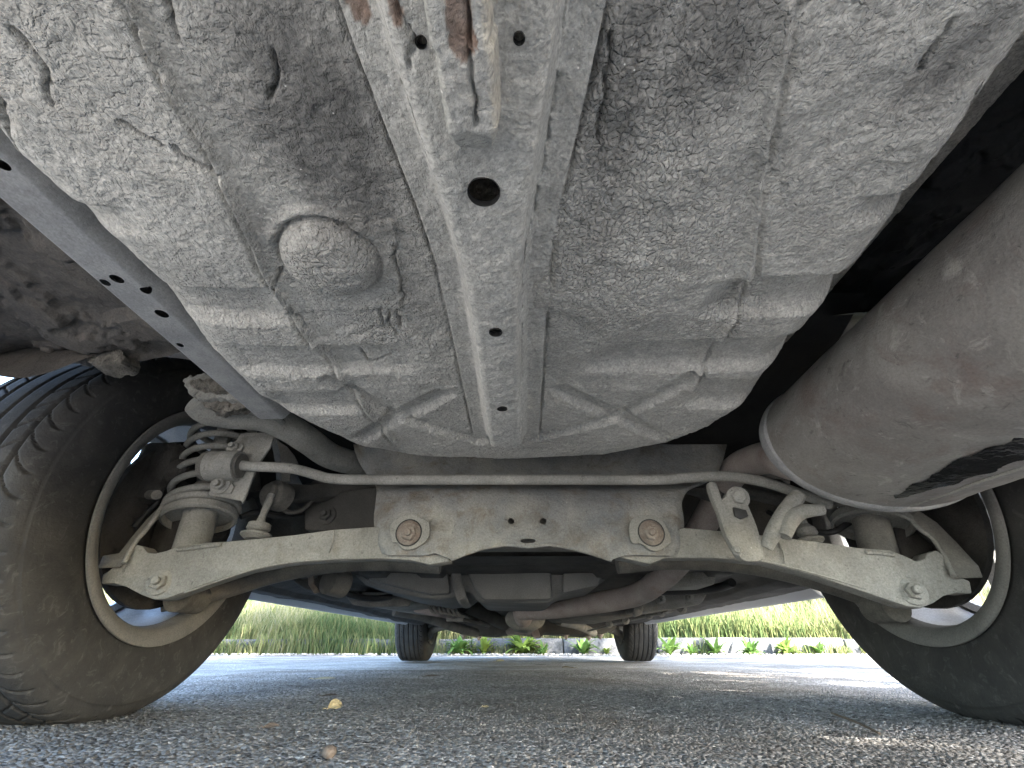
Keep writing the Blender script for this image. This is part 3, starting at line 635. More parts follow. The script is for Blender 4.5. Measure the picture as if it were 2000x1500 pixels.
# ---- rear cross-member (subframe): pressed sheet with an arched lower edge
def cross_member():
    rows = [(868, 690, 1420, .80), (885, 694, 1416, .80), (905, 702, 1410, .795), (925, 715, 1400, .782), (942, 730, 1380, .755), (958, 735, 1345, .730), (982, 733, 1332, .714), (1010, 730, 1335, .708), (1035, 731, 1336, .703), (1060, 733, 1335, .700), (1078, 742, 1328, .699)]
    nx = 200; V = []
    def bottom(x):                                      # arch and ears
        return np.interp(x, [730, 742, 760, 830, 850, 880, 905, 940, 985, 1010, 1031, 1052, 1075, 1110, 1150, 1195, 1215, 1235, 1310, 1328, 1336], [1072, 1080, 1085, 1085, 1080, 1092, 1082, 1070, 1062, 1064, 1067, 1064, 1062, 1068, 1078, 1093, 1086, 1084, 1086, 1082, 1072])
    R = catmull(rows, 8)
    for y, xl, xr, Yd in R:
        t = (y-868)/(1078-868)
        for i in range(nx):
            px = xl+(xr-xl)*i/(nx-1); b = bottom(px); py = 868+(b-868)*t if True else y
            yy = y if y < 1000 else 1000+(b-1000)*(y-1000)/78
            p = at(px, yy, Y=Yd + .006*math.sin(px*.02)*.3 + .012*max(0, 1-abs(px-xl)/22)**2 + .012*max(0, 1-abs(xr-px)/22)**2)
            V.append(p)
    nr = len(R); Va = np.array([tuple(v) for v in V]); X, Z = Va[:, 0], Va[:, 2]
    Va[:, 1] += .0025*(fbm(X, Z, 25, 4, 301)-.5)
    Vb = Va + np.array([0, .004, 0]); F = grid_faces(nr, nx); n = len(Va)
    kill = np.zeros(n, bool); F2 = F.copy()
    for px, py, rx, ry in ((998, 1017, 6.5, 6.5), (1061, 1017, 6.5, 6.5), (1031, 1057, 15, 4.5)):
        c = at(px, py, Y=.703); a = scale_at(c)*rx; b = scale_at(c)*ry; dx = (X-c.x)/a; dz = (Z-c.z)/b; rr = np.hypot(dx, dz)+1e-9; near = np.abs(rr-1)*min(a, b) < .0020
        Va[:, 0] = np.where(near, c.x+dx/rr*a, Va[:, 0]); Va[:, 2] = np.where(near, c.z+dz/rr*b, Va[:, 2]); kill |= (rr < 1.001) | near
    kf = kill[F].all(1); F = F[~kf]
    # rim faces round the outline
    border = [i for i in range(nx)] + [r*nx+nx-1 for r in range(1, nr)] + [(nr-1)*nx+i for i in range(nx-2, -1, -1)] + [r*nx for r in range(nr-2, 0, -1)]
    Fr = np.array([[border[i], border[(i+1) % len(border)], border[(i+1) % len(border)]+n, border[i]+n] for i in range(len(border))])
    o = np_mesh('cross_member', np.concatenate([Va, Vb]), np.concatenate([F, (F+n)[:, ::-1], Fr]), 'subframe', car); auto_smooth(o, 45)
    # rolled lower lip
    lip = [at(x, float(bottom(x))+1, Y=.7015) for x in np.linspace(880, 1195, 40)]
    tube('lip', lip, .0032, 'subframe', o, 8)
    # back half of the hollow member, closes it off
    box('rear_web', (lip[0].x-.09, .745, .235), (lip[-1].x+.09, .80, .33), 'dusty_dark', o, .01)
    for cx, cy, fl_ in ((800, 1042, 1), (1270, 1042, -1)):
        c = at(cx, cy, Y=.699); s = scale_at(c)
        w = [(-38*fl_, -14), (-30*fl_, 16), (-20*fl_, 18), (-8*fl_, 30), (12*fl_, 30), (38*fl_, 12), (38*fl_, -18), (22*fl_, -28), (0, -36), (-20*fl_, -30)] if fl_ > 0 else [(-40, -16), (-40, 18), (-22, 20), (-6, 32), (12, 32), (36, 14), (30, -14), (20, -28), (0, -34), (-22, -32)]
        poly = catmull(w, 4, True)
        wa = prism('washer', [(c.x+p[0]*s, c.y-.006, c.z-p[1]*s) for p in poly], (0, .005, 0), 'dusty', o, .0012)
        lathe('bolt_gap', (c.x, c.y-.0045, c.z), (0, -1, 0), [(-.002, .0206), (.0019, .0206), (.0020, .017)], 'black', o, 28)  # black ring painting the shade in the gap round the bolt
        b = lathe('bolt', (c.x, c.y-.004, c.z), (0, -1, 0), [(-.01, .0185), (.003, .0185), (.005, .0165), (.006, .0155), (.0075, .0135)], 'rusty', o, 28)
        lathe('bolt_head', (c.x+.002*fl_, c.y-.0085, c.z-.002), (0, -1, 0), [(0, .0115), (.009, .0115), (.0105, .0095)], 'rusty', o, 6)
        lathe('bolt_stud', (c.x+.002*fl_, c.y-.0185, c.z-.002), (0, -1, 0), [(0, .0055), (.004, .0052), (.005, .004)], 'rusty', o, 14)
cross_member()

# ---- lateral links
lk = [(880, 1096), (862, 1060), (735, 1028), (650, 1034), (570, 1045), (465, 1055), (400, 1060), (345, 1067), (322, 1076), (304, 1080), (288, 1079), (278, 1066), (262, 1063), (248, 1072), (235, 1095), (212, 1114), (199, 1122), (196, 1141), (222, 1140), (245, 1146), (275, 1162), (300, 1171), (322, 1170), (350, 1160), (400, 1141), (480, 1115), (560, 1100), (640, 1094), (740, 1091), (800, 1094), (840, 1103)]
la = plate('lateral_link', lk, .708, .030, 'dusty', car, .0028)
rk = [(1205, 1088), (1240, 1060), (1336, 1030), (1400, 1036), (1500, 1046), (1600, 1058), (1680, 1070), (1740, 1074), (1775, 1088), (1790, 1096), (1805, 1092), (1812, 1080), (1830, 1074), (1845, 1085), (1855, 1105), (1880, 1128), (1896, 1135), (1900, 1160), (1870, 1158), (1845, 1164), (1825, 1178), (1800, 1188), (1770, 1184), (1700, 1160), (1600, 1127), (1500, 1100), (1400, 1090), (1300, 1090), (1270, 1102)]
ra = plate('lateral_link', rk, .708, .030, 'dusty', car, .0028)
bolt('link_bolt', at(312, 1138, Y=.707), (.25, -1, .1), .0115, 'dusty', la); bolt('link_bolt', at(1782, 1156, Y=.707), (-.25, -1, .1), .0115, 'dusty', ra)
tube('weld_bead', [at(652, 1036, Y=.703), at(650, 1055, Y=.7025), at(642, 1080, Y=.703)], .0016, 'dusty', la, 8, 5)
tube('mud_run', [at(1522, 1060, Y=.706), at(1530, 1080, Y=.705), at(1533, 1100, Y=.705)], .0013, 'dusty', ra, 8, 5)
# forward pair of links, tubular and shaded
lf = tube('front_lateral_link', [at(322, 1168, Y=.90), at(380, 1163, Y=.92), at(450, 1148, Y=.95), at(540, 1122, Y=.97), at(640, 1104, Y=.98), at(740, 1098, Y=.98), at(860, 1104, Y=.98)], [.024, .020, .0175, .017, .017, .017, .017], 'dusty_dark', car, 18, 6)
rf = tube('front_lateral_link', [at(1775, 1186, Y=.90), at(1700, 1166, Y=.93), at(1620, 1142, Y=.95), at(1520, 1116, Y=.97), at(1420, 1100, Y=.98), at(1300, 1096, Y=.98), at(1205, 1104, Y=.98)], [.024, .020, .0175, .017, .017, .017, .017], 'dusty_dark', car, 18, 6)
lathe('link_bush', at(345, 1166, Y=.84), (0, 1, 0), [(0, .018), (.002, .024), (.06, .024), (.062, .018)], 'rubber', lf, 24)
lathe('link_bush', at(1752, 1184, Y=.84), (0, 1, 0), [(0, .018), (.002, .024), (.06, .024), (.062, .018)], 'rubber', rf, 24)

for k_, (nm, pts, Y_, par) in enumerate((('edge_seam', [(360, 1158), (420, 1137), (500, 1111), (580, 1097), (680, 1090)], .7072, la), ('edge_seam', [(1420, 1088), (1500, 1098), (1600, 1123), (1690, 1150)], .7072, ra), ('weld_bead', [(345, 1074), (372, 1071), (402, 1067), (432, 1064)], .7070, la), ('weld_bead', [(1690, 1079), (1715, 1080), (1745, 1084)], .7070, ra))):
    p_ = catmull([tuple(at(x, y, Y=Y_)) for x, y in pts], 10); r_ = .0013 if nm == 'edge_seam' else .0030*(.7+.5*np.abs(np.sin(np.arange(len(p_))*1.3)))
    tube(nm, p_, r_, 'dusty', par, 8)
# ---- anti-roll bar
bar = tube('anti_roll_bar', [at(455, 908, Y=.690), at(500, 911, Y=.690), at(560, 914, Y=.690), at(588, 919, Y=.689), at(620, 928, Y=.687), at(650, 935, Y=.686), at(720, 937, Y=.685), at(900, 937, Y=.685), at(1100, 937, Y=.685), at(1280, 937, Y=.685), at(1340, 933, Y=.686), at(1400, 930, Y=.688), at(1440, 932, Y=.690), at(1490, 941, Y=.694), at(1545, 958, Y=.700), at(1620, 985, Y=.71)], .0083, 'dusty', car, 16, 6)
def clamp(sgn, cx, cy):
    c = at(cx, cy, Y=.692)
    b = lathe('bush_clamp', c+Vector((-.026, 0, 0)), (1, 0, 0), [(0, .016), (0, .0245), (.003, .0255), (.050, .0255), (.052, .0245), (.052, .015)], 'dusty', bar, 32)
    lathe('bush', c+Vector((.0265, 0, 0)), (1, 0, 0), [(-.004, .021), (.004, .020), (.005, .010)], 'rubber', bar, 28)
    lathe('bush', c+Vector((-.0270, 0, 0)), (-1, 0, 0), [(-.004, .026), (.005, .024), (.006, .010)], 'rubber', bar, 28)
clamp(-1, 438, 910)
br = plate('bracket', [(470, 846), (538, 842), (528, 872), (505, 905), (500, 915), (490, 940), (473, 985), (470, 978), (405, 966), (418, 938), (440, 925), (452, 905), (446, 880)], lambda x, y: .712-.012*(y-840)/140, .006, 'dusty', car, .0025)
bolt('bracket_bolt', at(459, 876, Y=.705), (0, -1, .15), .009, 'dusty', br); bolt('bracket_bolt', at(431, 946, Y=.696), (.1, -1, -.1), .010, 'dusty', br)
prism('bolt_pad', [at(415, 960, Y=.698), at(420, 938, Y=.698), at(448, 934, Y=.698), at(456, 950, Y=.698), at(450, 964, Y=.698)], (0, .006, 0), 'dusty', br, .001)

# ---- springs and struts
def strut(sgn, lo, hi, seat, tube_px, Yb):
    a = at(*lo, Y=Yb); b = at(*hi, Y=Yb+.03); d = (b-a).normalized()
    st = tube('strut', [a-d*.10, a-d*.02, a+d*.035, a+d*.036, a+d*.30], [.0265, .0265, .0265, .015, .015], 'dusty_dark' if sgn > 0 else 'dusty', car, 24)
    e1, e2 = d.orthogonal().normalized(), None; e2 = d.cross(e1)
    def ring(hh, r): return [(hh, r*.55), (hh, r*.9), (hh-.004, r), (hh-.010, r*.98), (hh-.012, r*.90), (hh-.006, r*.6)]
    lathe('spring_seat', a, d, [(-.004, .026), (.002, .030), (.004, .053), (-.001, .0575), (-.012, .0575), (-.014, .053), (-.002, .052), (-.002, .026)], 'dusty', st, 40)
    turns = 8.0; n = 300; pts = []
    for i in range(n+1):
        t = i/n; ang = t*turns*2*math.pi+2.6; hh = .008 + .205*max(0, t-.10)/.90; R = .0555 - .003*t
        pts.append(a+d*hh+(e1*math.cos(ang)+e2*math.sin(ang))*R)
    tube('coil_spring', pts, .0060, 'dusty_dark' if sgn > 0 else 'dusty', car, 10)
    tube('bump_stop', [a+d*.036, a+d*.05, a+d*.06, a+d*.075, a+d*.085, a+d*.10], [.024, .026, .021, .025, .019, .018], 'rubber', st, 20)
strut(-1, (393, 1003), (440, 842), None, None, .765)
strut(1, (1700, 1016), (1660, 860), None, None, .775)

# ---- upper arm on the left with the caked tower above it
arm = tube('upper_arm', [at(380, 786, Y=.575), at(405, 802, Y=.595), at(450, 810, Y=.615), at(510, 815, Y=.64), at(560, 834, Y=.675), at(605, 862, Y=.72), at(645, 890, Y=.78), at(700, 905, Y=.86), at(760, 905, Y=.95)], [.017, .0215, .0225, .023, .0235, .024, .024, .024, .024], 'dusty', car, 20, 6)
def lump(name, px, Yc, thick, m, parent, amp, seed):
    o = plate(name, px, Yc, thick, m, parent, .006, 4)
    bm = bmesh.new(); bm.from_mesh(o.data); bmesh.ops.triangulate(bm, faces=bm.faces[:]); bmesh.ops.subdivide_edges(bm, edges=bm.edges[:], cuts=2, use_grid_fill=True)
    P = np.array([v.co[:] for v in bm.verts]); k = fbm(P[:, 0]+P[:, 1]*.7, P[:, 2]+P[:, 1]*.6, 60, 4, seed)-.5; k2 = fbm(P[:, 0]-P[:, 1], P[:, 2]*1.1, 170, 3, seed+3)-.5
    for v, a, b in zip(bm.verts, k, k2): v.co += Vector((a*.3, -abs(a)*1.2, a+b))*amp
    bm.to_mesh(o.data); bm.free(); return o
tw = lump('tower_cap', [(361, 748), (368, 736), (400, 732), (440, 744), (480, 752), (505, 775), (480, 778), (430, 780), (385, 777), (366, 765)], .560, .09, 'dusty', car, .010, 401)
lump('caked_dirt', [(372, 742), (400, 740), (440, 748), (470, 760), (440, 769), (400, 768), (378, 758)], .556, .02, 'dirt', tw, .012, 411)
lump('caked_dirt', [(385, 781), (420, 779), (470, 783), (480, 795), (440, 803), (410, 800)], .572, .02, 'dirt', tw, .012, 421)
plate('torn_flap', [(462, 778), (480, 776), (478, 790), (470, 786)], .557, .003, 'dusty', tw, .0005)

# ---- arms and boxes, shade painted into their dark colour, between the strut and the cross-member
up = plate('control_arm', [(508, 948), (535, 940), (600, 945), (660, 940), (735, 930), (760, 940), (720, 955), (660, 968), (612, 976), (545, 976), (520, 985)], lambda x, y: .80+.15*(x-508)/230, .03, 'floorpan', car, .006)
lathe('arm_bush', at(530, 964, Y=.785), (-.3, -1, 0), [(-.03, .026), (-.004, .027), (0, .025), (.003, .018), (.010, .017), (.012, .010)], 'rubber', up, 26)
dl = tube('drop_link', [at(530, 966, Y=.772), at(524, 982, Y=.768), at(513, 1008, Y=.762), at(507, 1028, Y=.76), at(505, 1040, Y=.76)], [.006, .0065, .0058, .009, .005], 'dusty', car, 14, 4)
lathe('grommet', at(502, 1040, Y=.755), (0, .1, 1), [(-.012, .016), (-.006, .0245), (-.003, .0245), (.002, .014), (.006, .019), (.014, .018), (.017, .008)], 'dusty', dl, 28)
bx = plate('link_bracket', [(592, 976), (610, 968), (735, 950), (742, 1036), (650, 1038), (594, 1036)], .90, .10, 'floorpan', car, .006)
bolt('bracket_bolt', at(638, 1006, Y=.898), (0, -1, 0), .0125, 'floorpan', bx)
plate('gusset', [(538, 858), (560, 872), (575, 890), (582, 905), (568, 905), (566, 940), (550, 940), (548, 900), (545, 880)], .86, .004, 'dusty', car, .001)
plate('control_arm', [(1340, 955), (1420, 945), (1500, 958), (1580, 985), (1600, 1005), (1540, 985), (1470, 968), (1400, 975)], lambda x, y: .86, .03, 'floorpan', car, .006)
for k, (pts, r_, m_) in enumerate((([(300, 905, .76), (318, 940, .74), (312, 975, .735), (288, 1000, .735), (262, 1030, .73)], .0042, 'black'), ([(470, 1010, .80), (500, 1000, .82), (545, 1008, .86), (600, 1000, .92)], .0050, 'black'), ([(545, 985, .84), (562, 1000, .85), (590, 996, .86), (612, 975, .88)], .0045, 'rubber'),
        ([(1700, 1000, .80), (1660, 1020, .80), (1620, 1040, .80), (1560, 1030, .84), (1500, 1000, .9)], .0050, 'black'), ([(1760, 1005, .77), (1800, 1040, .76), (1840, 1075, .75), (1870, 1100, .74)], .0042, 'black'))):
    tube('brake_hose' if k != 1 else 'sensor_wire', [at(x, y, Y=Y_) for x, y, Y_ in pts], r_, m_, car, 8, 6)
lathe('grommet', at(1580, 1050, Y=.765), (0, .1, 1), [(-.012, .014), (-.006, .021), (-.003, .021), (.002, .012), (.006, .016), (.014, .015), (.022, .007), (.05, .006)], 'dusty', car, 24)
# ---- hanger bracket and rubber strap on the right
hb = plate('exhaust_hanger', [(1384, 942), (1400, 942), (1411, 975), (1420, 962), (1437, 955), (1452, 966), (1468, 1000), (1480, 1030), (1490, 1065), (1492, 1092), (1468, 1097), (1448, 1092), (1432, 1070), (1416, 1040), (1404, 1000), (1391, 970)], lambda x, y: .662-.02*(y-940)/150, .014, 'dusty', car, .004, 2)
bolt('hanger_bolt', at(1441, 972, Y=.657), (-.15, -1, -.1), .0105, 'dusty', hb, stud=False)
bolt('hanger_bolt', at(1440, 1076, Y=.640), (-.5, -1, 0), .0075, 'dusty', hb, washer=False)
prism('slot', [at(x, y, Y=.650) for x, y in [(1432, 990), (1458, 996), (1462, 1008), (1447, 1014), (1436, 1008)]], (0, .004, 0), 'black', hb, .001)  # solid black piece painting the shade of an open slot
hs = tube('hanger_strap', [at(1560, 968, Y=.645), at(1545, 985, Y=.642), at(1525, 1015, Y=.64), at(1508, 1045, Y=.642), at(1497, 1070, Y=.648)], [.010, .011, .0115, .0105, .008], 'dusty', car, 14, 5)
tube('strap_arm', [at(1605, 995, Y=.64), at(1565, 1000, Y=.636), at(1545, 1015, Y=.633), at(1532, 1048, Y=.632)], [.008, .010, .011, .0085], 'dusty', hs, 14, 5)

# ---- exhaust: silencer beside the well, pipe over the axle, resonator ahead
def silencer():
    cx, cz, a, b = .505, .362, .156, .102; seg = 120; ys = np.concatenate([np.linspace(-.06, .615, 180)])
    A = np.linspace(0, 2*math.pi, seg, endpoint=False); V = []
    for y in ys:
        k = 1+.0
        V.append(np.stack([cx+a*k*np.sign(np.cos(A))*np.abs(np.cos(A))**.92, np.full(seg, y), cz+b*k*np.sign(np.sin(A))*np.abs(np.sin(A))**.92], -1))
    V = np.array(V); n_ = fbm(V[..., 1]*1.0, A[None, :]*.2+0*V[..., 1], 16, 4, 501)-.5
    V[..., 0] += .003*n_*np.cos(A); V[..., 2] += .003*n_*np.sin(A)
    o = np_mesh('silencer', V.reshape(-1, 3), grid_faces(len(ys), seg, wrap_c=True), 'muffler', car)
    # folded end rim and dished cap
    for y0, sg in ((.615, 1),):
        rings = [(y0-.010, 1.0), (y0-.008, 1.03), (y0+.000, 1.045), (y0+.008, 1.03), (y0+.009, .99), (y0+.004, .96), (y0+.010, .6), (y0+.012, .1)]
        W = [(cx+a*k*math.cos(t), yy, cz+b*k*math.sin(t)) for yy, k in rings for t in A]
        e = mesh('end_cap', W, [list(f) for f in grid_faces(len(rings), seg, wrap_c=True)]+[[(len(rings)-1)*seg+i for i in range(seg)]], 'rail', o); auto_smooth(e, 50)
    W = [(cx+a*k*math.cos(t), yy, cz+b*k*math.sin(t)) for yy, k in ((-.05, 1.03), (-.065, 1.04), (-.07, 1.0), (-.072, .1)) for t in A]
    mesh('end_cap', W, [list(f) for f in grid_faces(4, seg, wrap_c=True)]+[[3*seg+i for i in range(seg)]], 'muffler', o)
    # lapped seam of the casing along the bottom
    t0 = -1.56
    tube('lap_seam', [(cx+a*1.004*math.cos(t0)+.0015*math.sin(y*60), y, cz+b*1.004*math.sin(t0)) for y in np.linspace(-.05, .60, 60)], .0034, 'dusty', o, 8, flat=.6)
    # wet oil film on the underside
    yy = np.linspace(.10, .575, 380); tt = np.linspace(-2.08, -1.48, 150); YY, TT = np.meshgrid(yy, tt, indexing='ij')
    c0 = -1.42+.25*np.clip((YY-.2)/.3, 0, 1)*0; wdt = .150*np.sqrt(np.clip((.572-YY)/.12, 0, 1)*np.clip((YY-.11)/.10, 0, 1)); m_ = np.abs(TT+1.80+.04*(fbm(YY, TT*.12, 45, 4, 511)-.5)*3) < wdt
    k = 1.006+.002*(fbm(YY, TT*.2, 30, 3, 512)-.5); W = np.stack([cx+a*k*np.sign(np.cos(TT))*np.abs(np.cos(TT))**.92, YY, cz+b*k*np.sign(np.sin(TT))*np.abs(np.sin(TT))**.92], -1).reshape(-1, 3)
    F = grid_faces(len(yy), len(tt)); F = F[m_.ravel()[F].all(1)]; np_mesh('oil_film', W, F, 'oil', o)
    tp = 3.60; nrm = (math.cos(tp)/a, 0, math.sin(tp)/b); lathe('plug', (cx+a*math.cos(tp)*.995, .30, cz+b*math.sin(tp)*.995), nrm, [(-.004, .005), (.001, .005), (.002, .0035), (-.001, .003), (-.002, .001)], 'muffler', o, 16)
    return o
silencer()
ex = tube('exhaust_pipe', [at(1018, 1196, Y=1.62), at(1030, 1193, Y=1.60), at(1100, 1187, Y=1.50), at(1230, 1165, Y=1.30), at(1285, 1135, Y=1.16), at(1335, 1085, Y=1.04), at(1385, 1005, Y=.94), at(1430, 925, Y=.84), at(1490, 895, Y=.73), at(1560, 905, Y=.62)], .0275, 'pipe', car, 22, 7)
def resonator():
    c = at(1026, 1208, Y=1.68); prof = [(0, .35), (.004, .80), (.012, .97), (.02, 1.0), (.03, 1.0), (.034, 1.06), (.044, 1.06), (.05, 1.0), (.40, 1.0), (.45, .7), (.47, .4)]; seg = 48; V = []
    for h, k in prof:
        for i in range(seg):
            t = 2*math.pi*i/seg; V.append((c.x+.066*k*math.cos(t), c.y+h, c.z+.036*k*math.sin(t)))
    o = mesh('resonator', V, [list(f) for f in grid_faces(len(prof), seg, wrap_c=True)]+[list(range(seg))], 'dusty', car); auto_smooth(o, 35)
    tube('inlet_neck', [at(1018, 1190, Y=1.615), at(1019, 1200, Y=1.63), (c.x-.006, c.y+.003, c.z+.002)], [.0275, .028, .030], 'pipe', o, 20, 4)
    tube('front_pipe', [(c.x, c.y+.46, c.z), (c.x+.02, c.y+.9, c.z-.005), (c.x+.03, c.y+1.6, c.z-.01)], .025, 'pipe', o, 16, 4)
resonator()

# ---- fuel tank, floor pan, underfloor members
tk = [(680, 1062), (688, 1120), (712, 1142), (770, 1158), (850, 1172), (900, 1165), (912, 1150), (935, 1176), (1075, 1178), (1092, 1160), (1160, 1150), (1188, 1128), (1198, 1090), (1190, 1062), (1100, 1040), (780, 1040)]
tank = prism('fuel_tank', [at(x, y, Y=1.22) for x, y in tk], (0, .34, 0), 'tank', car, .016, 3)
plate('tank_face', [(915, 1095), (1075, 1092), (1080, 1172), (945, 1174), (925, 1150), (912, 1120)], 1.195, .03, 'tank', tank, .012)
plate('tank_face', [(1100, 1115), (1165, 1112), (1180, 1118), (1170, 1145), (1098, 1160)], 1.195, .03, 'tank', tank, .010)
plate('tank_face', [(700, 1080), (870, 1085), (880, 1160), (840, 1162), (720, 1135)], 1.20, .025, 'tank', tank, .010)
tube('tank_strap', [at(890, 1060, Y=1.19), at(892, 1130, Y=1.192), at(905, 1176, Y=1.21), at(915, 1185, Y=1.55)], .012, 'tank', tank, 10, 4, flat=.3, up=(0, -1, 0))
pan = mesh('floor_pan', [(-.70, 1.0, .262), (.70, 1.0, .262), (.70, 3.7, .245), (-.70, 3.7, .245)], [[3, 2, 1, 0]], 'floorpan', car, False)
def pan_rel():
    x = np.linspace(-.72, .72, 160); y = np.linspace(.98, 3.75, 240); Y, X = np.meshgrid(y, x, indexing='ij')
    z = .265 - .006*Y + .05*np.exp(-((X-.02)/.12)**2)*sstep(1.6, 1.8, Y) - .010*(np.sin(X*44) > .3)*(np.abs(X) > .16) + .012*(fbm(X, Y, 6, 4, 601)-.5)
    z += .18*(1-sstep(.98, 1.14, Y)); z -= .030*sstep(.50, .67, np.abs(X))
    o = np_mesh('floor_relief', np.stack([X, Y, z-.006], -1).reshape(-1, 3), grid_faces(len(y), len(x))[:, ::-1], 'floorpan', pan)
pan_rel()
for s in (-1, 1):
    sl = prism('sill', [(s*.690, 1.24, .246), (s*.735, 1.24, .204), (s*.745, 1.24, .199), (s*.770, 1.24, .205), (s*.815, 1.24, .235), (s*.835, 1.24, .30), (s*.835, 1.24, .36), (s*.700, 1.24, .36)], (0, 1.84, 0), 'body', car, .006)
# members on the left
ml = tube('brake_pipe_bundle', [at(600, 1118, Y=1.10), at(640, 1130, Y=1.25), at(655, 1143, Y=1.35), at(700, 1163, Y=1.5), at(760, 1166, Y=1.6)], .010, 'dusty_dark', car, 10, 5)
lathe('trailing_bush', at(638, 1133, Y=1.12), (.6, 1, -.1), [(0, .012), (.004, .030), (.05, .032), (.055, .016)], 'dusty_dark', car, 24)
prism('trailing_arm', [at(560, 1128, Y=1.15), at(640, 1118, Y=1.15), at(640, 1140, Y=1.15), at(612, 1158, Y=1.15), at(590, 1150, Y=1.15)], (0, .16, -.01), 'floorpan', car, .012)
prism('floor_member', [at(668, 1150, Y=1.5), at(800, 1160, Y=1.5), at(800, 1176, Y=1.5), at(740, 1184, Y=1.5), at(690, 1180, Y=1.5)], (.12, .9, .0), 'dusty', car, .01)
cat = prism('canister', [at(800, 1170, Y=1.75), at(840, 1178, Y=1.75), at(868, 1196, Y=1.75), at(858, 1206, Y=1.75), at(805, 1196, Y=1.75)], (.10, .5, 0), 'pipe', car, .014)
for i in range(7): tube('bellows_ring', [at(838+i*9, 1180+i*1.2, Y=1.72), at(842+i*9, 1192+i*1.2, Y=1.715), at(852+i*9, 1197+i*1.2, Y=1.72)], .0055, 'dusty_dark', cat, 8, 3)
tube('cable', [at(800, 1180, Y=1.7), at(870, 1200, Y=1.9), at(930, 1215, Y=2.1), at(955, 1222, Y=2.3)], .008, 'dusty_dark', car, 8, 5)
plate('tab', [(870, 1206), (905, 1205), (905, 1214), (872, 1214)], 1.9, .01, 'dusty', car, .002)
# members on the right
prism('heat_shield', [at(1300, 1125, Y=1.18), at(1330, 1108, Y=1.18), at(1385, 1106, Y=1.18), at(1400, 1122, Y=1.18), at(1398, 1142, Y=1.18), at(1300, 1146, Y=1.18)], (0, .12, .0), 'dusty', car, .008)
prism('floor_member', [at(1256, 1162, Y=1.55), at(1385, 1157, Y=1.55), at(1372, 1180, Y=1.55), at(1320, 1190, Y=1.55), at(1252, 1196, Y=1.55)], (-.12, .9, 0), 'dusty', car, .010)
prism('floor_member', [at(1100, 1190, Y=1.7), at(1235, 1174, Y=1.7), at(1252, 1172, Y=1.7), at(1252, 1198, Y=1.7), at(1230, 1206, Y=1.7), at(1120, 1205, Y=1.7)], (-.04, .6, 0), 'dusty_dark', car, .02)
tube('fuel_hose', [at(1280, 1154, Y=1.32), at(1330, 1154, Y=1.33), at(1400, 1148, Y=1.32), at(1430, 1138, Y=1.25)], .011, 'black', car, 10, 5)
plate('member_end', [(1236, 1168), (1252, 1162), (1257, 1180), (1254, 1200), (1240, 1206)], 1.5, .03, 'dusty', car, .004)
tube('floor_flange', [at(1150, 1232, Y=2.5), at(1205, 1218, Y=2.2), at(1260, 1205, Y=1.95), at(1310, 1194, Y=1.75)], .012, 'dusty', car, 8, 4, flat=.35)
for x, y, Y_ in ((1190, 1219, 2.2), (1222, 1212, 2.05), (1268, 1201, 1.9), (1292, 1196, 1.8), (1332, 1189, 1.62), (1290, 1170, 1.5), (1345, 1165, 1.5)): bolt('floor_clip', at(x, y, Y=Y_), (0, -1, -.4), .010, 'dusty', car)
plate('hose_bracket', [(632, 1142), (640, 1131), (655, 1128), (662, 1140), (655, 1150), (640, 1149)], 1.14, .006, 'dusty', car, .002)
tube('brake_hose', [at(655, 1148, Y=1.2), at(690, 1163, Y=1.3), at(730, 1169, Y=1.38), at(765, 1165, Y=1.42)], .008, 'black', car, 8, 5)
plate('pan_edge', [(672, 1162), (700, 1168), (770, 1166), (800, 1172), (798, 1184), (720, 1186), (688, 1181)], 1.48, .02, 'dusty_dark', car, .004)
plate('strap', [(600, 1114), (612, 1116), (612, 1140), (624, 1156), (614, 1160), (602, 1142)], 1.12, .006, 'rusty', car, .001)
tube('cross_tube', [at(770, 1192, Y=2.0), at(830, 1203, Y=2.1), at(880, 1222, Y=2.4), at(930, 1236, Y=2.8)], .022, 'dusty_dark', car, 10, 4)
tube('cross_tube', [at(1090, 1212, Y=2.2), at(1130, 1222, Y=2.5), at(1160, 1236, Y=2.8)], .020, 'dusty', car, 10, 4)
tube('cable', [at(880, 1190, Y=1.8), at(910, 1204, Y=2.0), at(935, 1216, Y=2.2)], .006, 'dusty', car, 8, 4)
# front end: subframe, arms, sump and undertray edge
fs = prism('front_subframe', [at(x, y, Y=2.95) for x, y in [(840, 1205), (870, 1228), (905, 1240), (960, 1242), (1000, 1236), (1040, 1240), (1055, 1246), (1066, 1236), (1110, 1239), (1165, 1242), (1200, 1232), (1215, 1205)]], (0, .7, 0), 'floorpan', car, .012)
plate('oil_sump', [(985, 1226), (1050, 1226), (1056, 1243), (1046, 1247), (1036, 1238), (990, 1240)], 2.9, .12, 'pipe', car, .006)
for s, pts in ((-1, [(880, 1220), (850, 1228), (835, 1240)]), (1, [(1170, 1222), (1195, 1230), (1215, 1240)])):
    tube('front_control_arm', [at(x, y, Y=3.2+.08*i) for i, (x, y) in enumerate(pts)], .022, 'dusty_dark', car, 12, 4)
for x, y in ((905, 1241), (935, 1243), (1105, 1241), (1150, 1243), (1172, 1240)): bolt('subframe_bolt', at(x, y-1, Y=2.96), (0, 0, -1), .014, 'pipe', fs)
tube('front_pipe_edge', [at(905, 1180, Y=1.95), at(960, 1205, Y=2.3), at(985, 1220, Y=2.7)], .03, 'floorpan', car, 10, 4)
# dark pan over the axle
mesh('axle_tunnel', [(-.60, .60, .64), (.60, .60, .64), (.60, 1.12, .46), (-.60, 1.12, .46)], [[3, 2, 1, 0]], 'black', car, False)

